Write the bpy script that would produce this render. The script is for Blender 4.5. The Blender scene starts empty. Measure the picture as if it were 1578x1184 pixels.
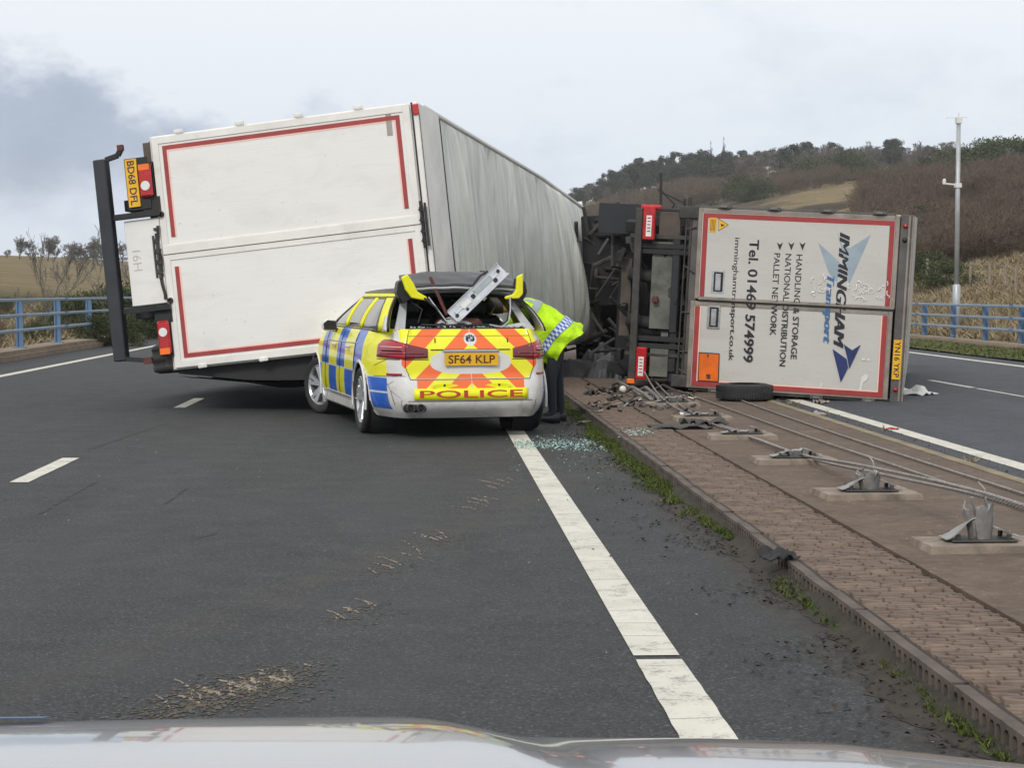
import bpy, bmesh, math, random
import numpy as np
from mathutils import Vector, Matrix, Euler, noise
S = bpy.context.scene
COL = S.collection
PI = math.pi
R = math.radians
rnd = random.Random(7)

# ------------------------------------------------------------------ camera, sky, sun, exposure
FPX, EYE = 2750.0, 1.49
YAW, PIT = math.atan(129 / FPX), math.atan(142 / FPX)
cd = bpy.data.cameras.new('camera'); cam = bpy.data.objects.new('camera', cd); COL.objects.link(cam)
cd.sensor_fit = 'HORIZONTAL'; cd.sensor_width = 36; cd.lens = 36 * FPX / 1578
cd.clip_start = 0.1; cd.clip_end = 6000
cam.location = (0, 0, EYE); cam.rotation_euler = (PI / 2 - PIT, 0, -YAW)
S.camera = cam
MC = Euler(cam.rotation_euler).to_matrix()
def P(px, py, Y):
    """photo pixel -> point of the place at distance Y down the road"""
    d = MC @ Vector((px - 789, -(py - 592), -FPX))
    return Vector((0, 0, EYE)) + d * (Y / d.y)

SUN_EL, SUN_AZ = 38, 205        # azimuth clockwise from +Y: behind the camera, a little left
w = bpy.data.worlds.new('World'); S.world = w; w.use_nodes = True
nt = w.node_tree; nt.nodes.clear()
def N(t, **k):
    n = nt.nodes.new(t)
    for a, b in k.items(): setattr(n, a, b)
    return n
L = lambda a, b: nt.links.new(a, b)
out = N('ShaderNodeOutputWorld'); bg = N('ShaderNodeBackground'); bg.inputs[1].default_value = 0.1
sky = N('ShaderNodeTexSky', sky_type='NISHITA'); sky.sun_disc = False
sky.sun_elevation = R(SUN_EL); sky.sun_rotation = R(SUN_AZ)
tc = N('ShaderNodeTexCoord')
sep = N('ShaderNodeSeparateXYZ'); L(tc.outputs['Generated'], sep.inputs[0])
def M(op, a, b=None, c=None):
    n = N('ShaderNodeMath', operation=op)
    for i, v in enumerate((a, b, c)):
        if v is None: continue
        if isinstance(v, (int, float)): n.inputs[i].default_value = v
        else: L(v, n.inputs[i])
    return n.outputs[0]
# clouds: a layered noise stretched sideways
mp = N('ShaderNodeMapping'); mp.inputs['Scale'].default_value = (1, 1, 1.7); mp.inputs['Location'].default_value = (3.15, 0.2, 0.62)
L(tc.outputs['Generated'], mp.inputs[0])
n1 = N('ShaderNodeTexNoise'); n1.inputs['Scale'].default_value = 2.6; n1.inputs['Detail'].default_value = 9; n1.inputs['Roughness'].default_value = 0.55
n2 = N('ShaderNodeTexNoise'); n2.inputs['Scale'].default_value = 10; n2.inputs['Detail'].default_value = 8; n2.inputs['Roughness'].default_value = 0.6
L(mp.outputs[0], n1.inputs[0]); L(mp.outputs[0], n2.inputs[0])
# a heavier bank with a lumpy upper edge low in the sky to the left (north-west)
el = sep.outputs['Z']; azx = sep.outputs['X']
def ss(v_, lo, hi):
    n = N('ShaderNodeMapRange'); n.interpolation_type = 'SMOOTHSTEP'; L(v_, n.inputs[0]); n.inputs[1].default_value = lo; n.inputs[2].default_value = hi; return n.outputs[0]
lump = M('MULTIPLY', M('SUBTRACT', n2.outputs[0], 0.5), 0.15)
top = M('ADD', M('MULTIPLY_ADD', azx, -0.13, 0.098), lump)
bank = M('MULTIPLY', ss(M('SUBTRACT', top, el), -0.010, 0.036), ss(M('ADD', el, M('MULTIPLY', lump, 0.4)), 0.028, 0.085))
side = ss(M('ADD', azx, M('MULTIPLY', lump, 1.2)), 0.05, -0.11)
dens = M('ADD', M('MULTIPLY', M('SUBTRACT', n1.outputs[0], 0.5), 0.75), M('MULTIPLY', M('SUBTRACT', n2.outputs[0], 0.5), 0.85))
dens = M('ADD', M('MULTIPLY', dens, 0.75), M('MULTIPLY', M('MULTIPLY', bank, side), 0.44))
cr = N('ShaderNodeValToRGB'); L(dens, cr.inputs[0])
e = cr.color_ramp.elements
e[0].position = 0.0; e[0].color = (9.5, 9.6, 9.75, 1)
e[1].position = 0.7; e[1].color = (3.6, 4.0, 4.9, 1)
m_ = e.new(0.14); m_.color = (8.2, 8.45, 8.85, 1)
m_ = e.new(0.40); m_.color = (5.2, 5.6, 6.5, 1)
# veil: bright and nearly white overhead, bluer down at the horizon
vr = N('ShaderNodeValToRGB'); L(el, vr.inputs[0])
v = vr.color_ramp.elements
v[0].position = 0.0; v[0].color = (0.80, 0.89, 1.0, 1); v[1].position = 0.5; v[1].color = (1.12, 1.11, 1.1, 1)
q = v.new(0.05); q.color = (0.84, 0.91, 1.01, 1); q = v.new(0.18); q.color = (1.04, 1.05, 1.06, 1)
mulc = N('ShaderNodeMix', data_type='RGBA', blend_type='MULTIPLY'); mulc.inputs[0].default_value = 1
L(cr.outputs[0], mulc.inputs[6]); L(vr.outputs[0], mulc.inputs[7])
mix = N('ShaderNodeMix', data_type='RGBA'); mix.inputs[0].default_value = 0.9
L(sky.outputs[0], mix.inputs[6]); L(mulc.outputs[2], mix.inputs[7])
L(mix.outputs[2], bg.inputs[0]); L(bg.outputs[0], out.inputs[0])

sd = bpy.data.lights.new('sun', 'SUN'); sun = bpy.data.objects.new('sun', sd); COL.objects.link(sun)
sd.energy = 1.8; sd.angle = R(12); sd.color = (1, 0.96, 0.9)
dirv = Vector((math.sin(R(SUN_AZ)) * math.cos(R(SUN_EL)), math.cos(R(SUN_AZ)) * math.cos(R(SUN_EL)), math.sin(R(SUN_EL))))
sun.rotation_euler = dirv.to_track_quat('Z', 'Y').to_euler()
S.view_settings.view_transform = 'Standard'; S.view_settings.look = 'None'
S.view_settings.exposure = 0.0; S.view_settings.gamma = 1; S.view_settings.use_curve_mapping = False

# ------------------------------------------------------------------ materials
class NM:
    def __init__(s, name):
        s.m = bpy.data.materials.new(name); s.m.use_nodes = True; s.t = s.m.node_tree; s.t.nodes.clear()
        s.o = s.n('ShaderNodeOutputMaterial'); s.b = s.n('ShaderNodeBsdfPrincipled'); s.l(s.b.outputs[0], s.o.inputs[0])
        s.tc = s.n('ShaderNodeTexCoord')
    def n(s, t, **k):
        x = s.t.nodes.new(t)
        for a, b in k.items(): setattr(x, a, b)
        return x
    def l(s, a, b): s.t.links.new(a, b)
    def put(s, v, i):
        if isinstance(v, (int, float)): i.default_value = v
        elif isinstance(v, tuple): i.default_value = (v + (1,))[:4] if i.type == 'RGBA' else v
        else: s.l(v, i)
    def M(s, op, a, b=None, c=None, clamp=False):
        x = s.n('ShaderNodeMath', operation=op); x.use_clamp = clamp
        for i, v in enumerate((a, b, c)):
            if v is not None: s.put(v, x.inputs[i])
        return x.outputs[0]
    def mix(s, f, a, b, mode='MIX'):
        x = s.n('ShaderNodeMix', data_type='RGBA', blend_type=mode)
        s.put(f, x.inputs[0]); s.put(a, x.inputs[6]); s.put(b, x.inputs[7]); return x.outputs[2]
    def coord(s, kind='Object', scale=(1, 1, 1), rot=(0, 0, 0), loc=(0, 0, 0)):
        x = s.n('ShaderNodeMapping'); x.inputs['Scale'].default_value = scale; x.inputs['Rotation'].default_value = rot; x.inputs['Location'].default_value = loc
        s.l(s.tc.outputs[kind], x.inputs[0]); return x.outputs[0]
    def world(s, scale=(1, 1, 1)):
        g = s.n('ShaderNodeNewGeometry'); x = s.n('ShaderNodeMapping'); x.inputs['Scale'].default_value = scale
        s.l(g.outputs['Position'], x.inputs[0]); return x.outputs[0]
    def noise(s, v, scale, detail=4, rough=0.55, dist=0):
        x = s.n('ShaderNodeTexNoise'); s.l(v, x.inputs[0]); x.inputs['Scale'].default_value = scale
        x.inputs['Detail'].default_value = detail; x.inputs['Roughness'].default_value = rough; x.inputs['Distortion'].default_value = dist
        return x.outputs[0]
    def voro(s, v, scale, out='Distance', feat='F1'):
        x = s.n('ShaderNodeTexVoronoi', feature=feat); s.l(v, x.inputs[0]); x.inputs['Scale'].default_value = scale
        return x.outputs[out]
    def ramp(s, f, *st):
        x = s.n('ShaderNodeValToRGB'); s.put(f, x.inputs[0]); e = x.color_ramp.elements
        while len(e) < len(st): e.new(0.5)
        for k, (p, c) in enumerate(st):
            e[k].position = p; e[k].color = (c, c, c, 1) if isinstance(c, (int, float)) else tuple(c) + (1,)
        return x.outputs[0]
    def step(s, v, lo, hi):
        x = s.n('ShaderNodeMapRange'); x.interpolation_type = 'SMOOTHSTEP'; s.put(v, x.inputs[0])
        x.inputs[1].default_value = lo; x.inputs[2].default_value = hi; return x.outputs[0]
    def xyz(s, v):
        x = s.n('ShaderNodeSeparateXYZ'); s.l(v, x.inputs[0]); return x.outputs
    def bump(s, h, strength=0.3, dist=0.01):
        x = s.n('ShaderNodeBump'); x.inputs['Strength'].default_value = strength; x.inputs['Distance'].default_value = dist
        s.l(h, x.inputs['Height']); s.l(x.outputs[0], s.b.inputs['Normal'])
    def set(s, col=None, rough=None, metal=None, spec=None, coat=None, trans=None):
        if col is not None: s.put(col, s.b.inputs['Base Color'])
        if rough is not None: s.put(rough, s.b.inputs['Roughness'])
        if metal is not None: s.put(metal, s.b.inputs['Metallic'])
        if spec is not None: s.put(spec, s.b.inputs['Specular IOR Level'])
        if coat is not None: s.put(coat, s.b.inputs['Coat Weight']); s.b.inputs['Coat Roughness'].default_value = 0.05
        if trans is not None: s.put(trans, s.b.inputs['Transmission Weight'])
        return s.m

def plain(name, c, rough=0.6, metal=0.0, var=0.25, sc=6, bump=0.15, coat=None, spec=None, dirt=None, dirtamt=0.5):
    m = NM(name); v = m.coord()
    n = m.noise(v, sc, 5, 0.6)
    lo = tuple(x * (1 - var) for x in c); hi = tuple(min(1, x * (1 + var)) for x in c)
    col = m.ramp(n, (0.3, lo), (0.7, hi))
    if dirt:
        d = m.noise(v, sc * 0.35, 8, 0.7, 0.6)
        col = m.mix(m.M('MULTIPLY', m.step(d, 0.45, 0.75), dirtamt), col, dirt)
    if bump: m.bump(m.noise(v, sc * 8, 3), bump, 0.004)
    return m.set(col, m.M('ADD', m.M('MULTIPLY', m.M('SUBTRACT', n, 0.5), 0.3), rough), metal, spec, coat)

def mat_asphalt(name, tint, side=1):
    m = NM(name); g = m.world(); x, y, z = m.xyz(g)[:3]
    fine = m.voro(g, 105, 'Color'); fv = m.xyz(fine)[0]
    big = m.noise(g, 0.55, 5, 0.6); mid = m.noise(m.world((1, 0.22, 1)), 2.6, 5, 0.62)
    col = m.ramp(fv, (0.0, tuple(c * 0.45 for c in tint)), (0.55, tint), (0.9, tuple(c * 1.55 for c in tint)), (1.0, tuple(c * 3.2 for c in tint)))
    col = m.mix(m.M('MULTIPLY', m.step(mid, 0.35, 0.7), 0.35), col, tuple(c * 0.6 for c in tint))
    col = m.mix(m.M('MULTIPLY', m.step(big, 0.4, 0.7), 0.3), col, tuple(c * 1.35 for c in tint))
    # wheel tracks polished slightly paler, running with the lane
    wx = m.M('ABSOLUTE', m.M('SUBTRACT', m.M('ABSOLUTE', m.M('ADD', x, 1.15 if side == 1 else -6.6)), 0.95))
    tr = m.M('SUBTRACT', 1.0, m.step(wx, 0.1, 0.5))
    col = m.mix(m.M('MULTIPLY', tr, 0.16), col, tuple(c * 1.7 for c in tint))
    if side == 1:
        # mud and grit washed against the kerb
        edge = m.M('ADD', m.step(x, 1.1, 1.9), m.M('MULTIPLY', m.M('SUBTRACT', m.noise(g, 3.5, 8, 0.7), 0.5), 1.4))
        mud = m.ramp(m.noise(g, 9, 8, 0.75), (0.35, (0.018, 0.016, 0.013)), (0.65, (0.06, 0.052, 0.042)))
        col = m.mix(m.M('MULTIPLY', m.step(edge, 0.45, 0.95), 0.85), col, mud)
        # stain where coolant and dirt were dragged across the lane
        ln = m.M('ABSOLUTE', m.M('SUBTRACT', m.M('ADD', x, 1.9), m.M('MULTIPLY', m.M('SUBTRACT', y, 5.5), 0.36)))
        st = m.M('MULTIPLY', m.M('SUBTRACT', 1.0, m.step(ln, 0.0, 0.32)), m.step(m.noise(g, 2.2, 6, 0.7), 0.4, 0.7))
        col = m.mix(m.M('MULTIPLY', st, 0.35), col, (0.075, 0.06, 0.045))
    h = m.M('ADD', m.M('MULTIPLY', m.voro(g, 75), 0.8), m.noise(g, 140, 2))
    m.bump(h, 0.55, 0.006)
    return m.set(col, m.M('ADD', 0.62, m.M('MULTIPLY', m.noise(g, 3, 4), 0.25)), 0, 0.35)

def mat_line(name):
    m = NM(name); g = m.world(); x, y, z = m.xyz(g)[:3]
    sp = m.noise(g, 60, 4, 0.7); wear = m.noise(g, 6, 8, 0.75)
    col = m.ramp(m.noise(g, 2.4, 5), (0.3, (0.52, 0.5, 0.43)), (0.7, (0.66, 0.64, 0.56)))
    fr = m.M('FRACT', m.M('ADD', m.M('MULTIPLY', y, 3.3), m.M('MULTIPLY', m.noise(g, 1.3, 2), 0.7)))
    crack = m.M('MULTIPLY', m.M('SUBTRACT', 1.0, m.step(m.M('ABSOLUTE', m.M('SUBTRACT', fr, 0.5)), 0.0, 0.035)), m.step(m.noise(g, 4, 4), 0.42, 0.55))
    f = m.M('MAXIMUM', m.M('MULTIPLY', crack, 0.65), m.M('MULTIPLY', m.step(m.M('ADD', m.M('MULTIPLY', wear, 0.65), m.M('MULTIPLY', sp, 0.35)), 0.50, 0.66), 0.8))
    col = m.mix(f, col, (0.09, 0.085, 0.08))
    m.bump(sp, 0.3, 0.004)
    return m.set(col, 0.7)

def mat_reserve(name):
    m = NM(name); g = m.world(); 
    a = m.M('ADD', m.M('MULTIPLY', m.noise(m.world((0.8, 1.25, 1)), 2.2, 9, 0.78), 0.6), m.M('MULTIPLY', m.noise(g, 13, 6, 0.7), 0.4)); b = m.noise(g, 40, 4, 0.65); c = m.noise(g, 0.6, 4)
    col = m.ramp(a, (0.28, (0.062, 0.045, 0.035)), (0.5, (0.125, 0.092, 0.069)), (0.72, (0.20, 0.152, 0.116)))
    col = m.mix(m.M('MULTIPLY', m.step(b, 0.55, 0.8), 0.5), col, (0.27, 0.22, 0.18))
    col = m.mix(m.M('MULTIPLY', m.step(c, 0.45, 0.7), 0.4), col, (0.10, 0.085, 0.075))
    sp = m.step(m.noise(g, 26, 3, 0.6), 0.66, 0.72); col = m.mix(m.M('MULTIPLY', sp, 0.55), col, (0.34, 0.31, 0.27))
    m.bump(m.M('ADD', m.M('MULTIPLY', a, 0.6), b), 0.5, 0.01)
    return m.set(col, 0.85, 0, 0.25)

def mat_earth(name, st, sc=1.0, bumpd=0.1):
    m = NM(name); g = m.world()
    n = m.noise(g, 0.08 * sc, 9, 0.7, 0.4); f = m.noise(g, 2.5 * sc, 6, 0.75)
    t = m.M('ADD', m.M('MULTIPLY', n, 0.62), m.M('MULTIPLY', f, 0.38))
    m.bump(f, 0.7, bumpd)
    return m.set(m.ramp(t, *st), 0.95, 0, 0.1)

def mat_hill(name, side):
    """big hill sheet: grass, scrub soil and rough ground mixed by broad patches that belong to the land"""
    m = NM(name); g = m.world(); x, y, z = m.xyz(g)[:3]
    n = m.noise(g, 0.03, 9, 0.65, 0.5); f = m.noise(m.world((0.5, 1, 2.2)), 1.2, 7, 0.75)
    grass = m.ramp(f, (0.3, (0.13, 0.10, 0.055)), (0.5, (0.23, 0.18, 0.10)), (0.72, (0.32, 0.26, 0.15)))
    soil = m.ramp(f, (0.3, (0.035, 0.032, 0.020)), (0.7, (0.095, 0.078, 0.052)))
    rows_ = m.noise(m.world((0.04, 1.0, 1)), 0.5, 6, 0.7); field = m.ramp(m.M('ADD', m.M('MULTIPLY', f, 0.4), m.M('MULTIPLY', rows_, 0.6)), (0.35, (0.12, 0.10, 0.052)), (0.5, (0.19, 0.15, 0.08)), (0.65, (0.27, 0.21, 0.12)))
    if side > 0:
        far = m.step(z, 3.0, 6.5); k = m.M('MULTIPLY', far, m.step(n, 0.40, 0.52))
        top = m.step(y, 240, 300)
        col = m.mix(k, grass, soil); col = m.mix(m.M('MULTIPLY', top, m.step(n, 0.6, 0.45)), col, field)
    else:
        low = m.M('SUBTRACT', 1.0, m.step(y, 120, 170))
        gr = m.ramp(f, (0.3, (0.03, 0.035, 0.014)), (0.55, (0.09, 0.075, 0.035)), (0.75, (0.17, 0.125, 0.06)))
        col = m.mix(low, field, gr)
    m.bump(f, 0.8, 0.4)
    return m.set(col, 0.95, 0, 0.1)

def mat_door(name, base, streak, dirtc, zdir=True):
    m = NM(name); v = m.coord('Object', (60, 60, 1.4)); o = m.coord()
    s1 = m.noise(v, 1.0, 6, 0.7); s2 = m.noise(m.coord('Object', (2.2, 2.2, 0.9)), 1.4, 7, 0.65, 0.5); s3 = m.noise(o, 22, 4)
    col = m.ramp(s1, (0.3, tuple(c * 0.93 for c in base)), (0.65, base))
    col = m.mix(m.M('MULTIPLY', m.step(s2, 0.45, 0.75), 0.42), col, dirtc)
    col = m.mix(m.M('MULTIPLY', m.step(s1, 0.56, 0.72), streak), col, dirtc)
    col = m.mix(m.M('MULTIPLY', m.step(s3, 0.66, 0.74), 0.5), col, tuple(c * 0.7 for c in dirtc))
    m.bump(m.noise(o, 1.3, 3), 0.12, 0.03)
    return m.set(col, m.M('ADD', 0.3, m.M('MULTIPLY', s2, 0.25)), 0, 0.4)

def mat_roofskin(name):
    m = NM(name); o = m.coord(); x, y, z = m.xyz(o)[:3]
    s = m.noise(m.coord('Object', (0.5, 5, 1)), 1.6, 7, 0.62, 0.4); f = m.noise(o, 9, 5, 0.7)
    col = m.ramp(s, (0.3, (0.62, 0.64, 0.58)), (0.5, (0.70, 0.72, 0.66)), (0.72, (0.77, 0.79, 0.73)))
    low = m.step(x, -0.7, 1.3)                                  # road grime lies on the kerb side of the skin
    col = m.mix(m.M('MULTIPLY', low, m.M('ADD', 0.25, m.M('MULTIPLY', m.step(f, 0.4, 0.7), 0.3))), col, (0.42, 0.41, 0.33))
    m.bump(m.noise(m.coord('Object', (0.33, 2.3, 1), (0, 0, 0.12)), 1.7, 3, 0.42), 0.85, 0.34)
    far = m.step(y, 8.7, 8.85); col = m.mix(m.M('MULTIPLY', far, 0.3), col, (0.66, 0.65, 0.57))
    return m.set(col, 0.5, 0, 0.35)

YEL, BLU, ORA, WHI = (0.84, 0.82, 0.008), (0.0, 0.115, 0.58), (0.88, 0.14, 0.015), (0.68, 0.675, 0.65)
def mat_car(name):
    """vehicle wrap: printed blocks on the flanks, chevrons on the tail"""
    m = NM(name); o = m.coord(); x, y, z = m.xyz(o)[:3]
    ax = m.M('ABSOLUTE', x)
    def inside(v, a, b): return m.M('MULTIPLY', m.M('GREATER_THAN', v, a), m.M('LESS_THAN', v, b))
    AND = lambda *a: a[0] if len(a) == 1 else m.M('MULTIPLY', a[0], AND(*a[1:]))
    # flanks
    k = m.M('DIVIDE', m.M('SUBTRACT', y, 1.44), 0.54)
    par = m.M('GREATER_THAN', m.M('FRACT', m.M('MULTIPLY', m.M('ADD', m.M('FLOOR', k), 20), 0.5)), 0.25)
    row = m.M('GREATER_THAN', z, 0.62)
    chk = m.M('ABSOLUTE', m.M('SUBTRACT', par, row))                 # 1 = blue?
    blue = m.M('SUBTRACT', 1.0, chk)
    flank = m.mix(blue, YEL, BLU)
    gap = m.M('MAXIMUM', m.M('LESS_THAN', m.M('ABSOLUTE', m.M('SUBTRACT', m.M('FRACT', m.M('ADD', k, 0.5)), 0.5)), 0.02),
              m.M('LESS_THAN', m.M('ABSOLUTE', m.M('SUBTRACT', z, 0.62)), 0.008))
    flank = m.mix(gap, flank, WHI)
    # tail quarter: yellow above, two blue blocks low
    rq = m.M('LESS_THAN', y, 0.93)
    q = m.mix(m.M('LESS_THAN', z, 0.60), YEL, BLU)
    q = m.mix(inside(z, 0.588, 0.602), q, WHI); q = m.mix(inside(z, 0.44, 0.458), q, WHI)
    flank = m.mix(rq, flank, q)
    isflank = AND(m.M('GREATER_THAN', ax, 0.70), m.M('GREATER_THAN', m.M('ADD', y, m.M('MULTIPLY', m.M('SUBTRACT', z, 0.45), -0.12)), 0.27), m.M('GREATER_THAN', z, m.M('MULTIPLY_ADD', m.M('LESS_THAN', y, 0.9), -0.05, 0.335)), m.M('LESS_THAN', y, 4.0))
    ry, rz_ = m.M('SUBTRACT', y, 1.06), m.M('SUBTRACT', z, 0.33)
    rr = m.M('SQRT', m.M('ADD', m.M('MULTIPLY', ry, ry), m.M('MULTIPLY', rz_, rz_)))
    isflank = m.M('MULTIPLY', isflank, m.M('GREATER_THAN', rr, 0.415))
    col = m.mix(isflank, WHI, flank)
    # tail
    a = m.M('DIVIDE', m.M('SUBTRACT', m.M('SUBTRACT', ax, 0.13), m.M('SUBTRACT', 1.0, z)), 0.39)
    yy = m.M('LESS_THAN', m.M('FRACT', m.M('ADD', a, 10)), 0.5)
    chev = m.mix(yy, ORA, YEL)
    e1 = m.M('FRACT', m.M('ADD', m.M('MULTIPLY', a, 2), 20))
    chev = m.mix(m.M('LESS_THAN', ax, 0.004), chev, (0.8, 0.5, 0.4))
    edge = m.M('SUBTRACT', 0.67, m.M('MULTIPLY', m.M('MAXIMUM', 0.0, m.M('SUBTRACT', 0.72, z)), 0.7))
    t1 = AND(m.M('LESS_THAN', ax, edge), inside(z, 0.585, 1.2), m.M('LESS_THAN', y, 0.45))
    t2 = AND(m.M('LESS_THAN', ax, 0.53), inside(z, 0.48, 0.572), m.M('LESS_THAN', y, 0.45))
    tail = m.M('MAXIMUM', t1, t2)
    dx = m.M('POWER', m.M('DIVIDE', ax, 0.40), 3.0); dz = m.M('POWER', m.M('ABSOLUTE', m.M('DIVIDE', m.M('SUBTRACT', z, 0.745), 0.115)), 2.4)
    tail = m.M('MULTIPLY', tail, m.M('GREATER_THAN', m.M('ADD', dx, dz), 1.0))
    lg = m.M('SQRT', m.M('ADD', m.M('MULTIPLY', ax, ax), m.M('POWER', m.M('SUBTRACT', z, 0.965), 2)))
    tail = m.M('MULTIPLY', tail, m.M('GREATER_THAN', lg, 0.062))
    col = m.mix(tail, col, chev)
    d = m.noise(o, 3.2, 8, 0.7, 0.8)
    low = m.step(z, 0.75, 0.25)
    col = m.mix(m.M('MULTIPLY', low, m.M('MULTIPLY', m.step(d, 0.42, 0.7), 0.45)), col, (0.24, 0.2, 0.15))
    col = m.mix(m.M('MULTIPLY', m.step(m.noise(o, 16, 6, 0.7), 0.5, 0.8), 0.16), col, (0.3, 0.28, 0.22))
    m.bump(m.noise(o, 2.6, 3, 0.5), 0.35, 0.06)
    return m.set(col, 0.34, 0, 0.5, 0.5)

def mat_glass(name, c=(0.03, 0.035, 0.04), alpha=None):
    m = NM(name); o = m.coord()
    m.set(m.ramp(m.noise(o, 4, 4), (0.3, tuple(x * 0.8 for x in c)), (0.7, c)), 0.06, 0, 0.8, 0.6)
    return m.m

def mat_leaf(name, a, b, c):
    m = NM(name); g = m.world(); i = m.n('ShaderNodeNewGeometry')
    col = m.ramp(m.M('ADD', m.M('MULTIPLY', i.outputs['Random Per Island'], 0.6), m.M('MULTIPLY', m.noise(g, 0.8, 4), 0.4)), (0.15, a), (0.5, b), (0.85, c))
    return m.set(col, 0.75, 0, 0.2)

def mat_lime(name):
    m = NM(name); o = m.world()
    n = m.noise(o, 7, 5, 0.6, 0.3)
    col = m.ramp(n, (0.3, (0.34, 0.62, 0.01)), (0.55, (0.52, 0.84, 0.012)), (0.8, (0.66, 0.92, 0.03)))
    m.bump(m.noise(o, 11, 4, 0.6, 0.8), 0.7, 0.03)
    return m.set(col, 0.7, 0, 0.25)

def mat_check(name):
    m = NM(name); o = m.n('ShaderNodeUVMap').outputs[0]; u, v_, _ = m.xyz(o)[:3]
    a = m.M('FRACT', m.M('MULTIPLY', m.M('ADD', m.M('FLOOR', u), m.M('FLOOR', v_)), 0.5))
    return m.set(m.mix(m.M('GREATER_THAN', a, 0.25), (0.05, 0.13, 0.5), (0.62, 0.66, 0.7)), 0.4)

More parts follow.
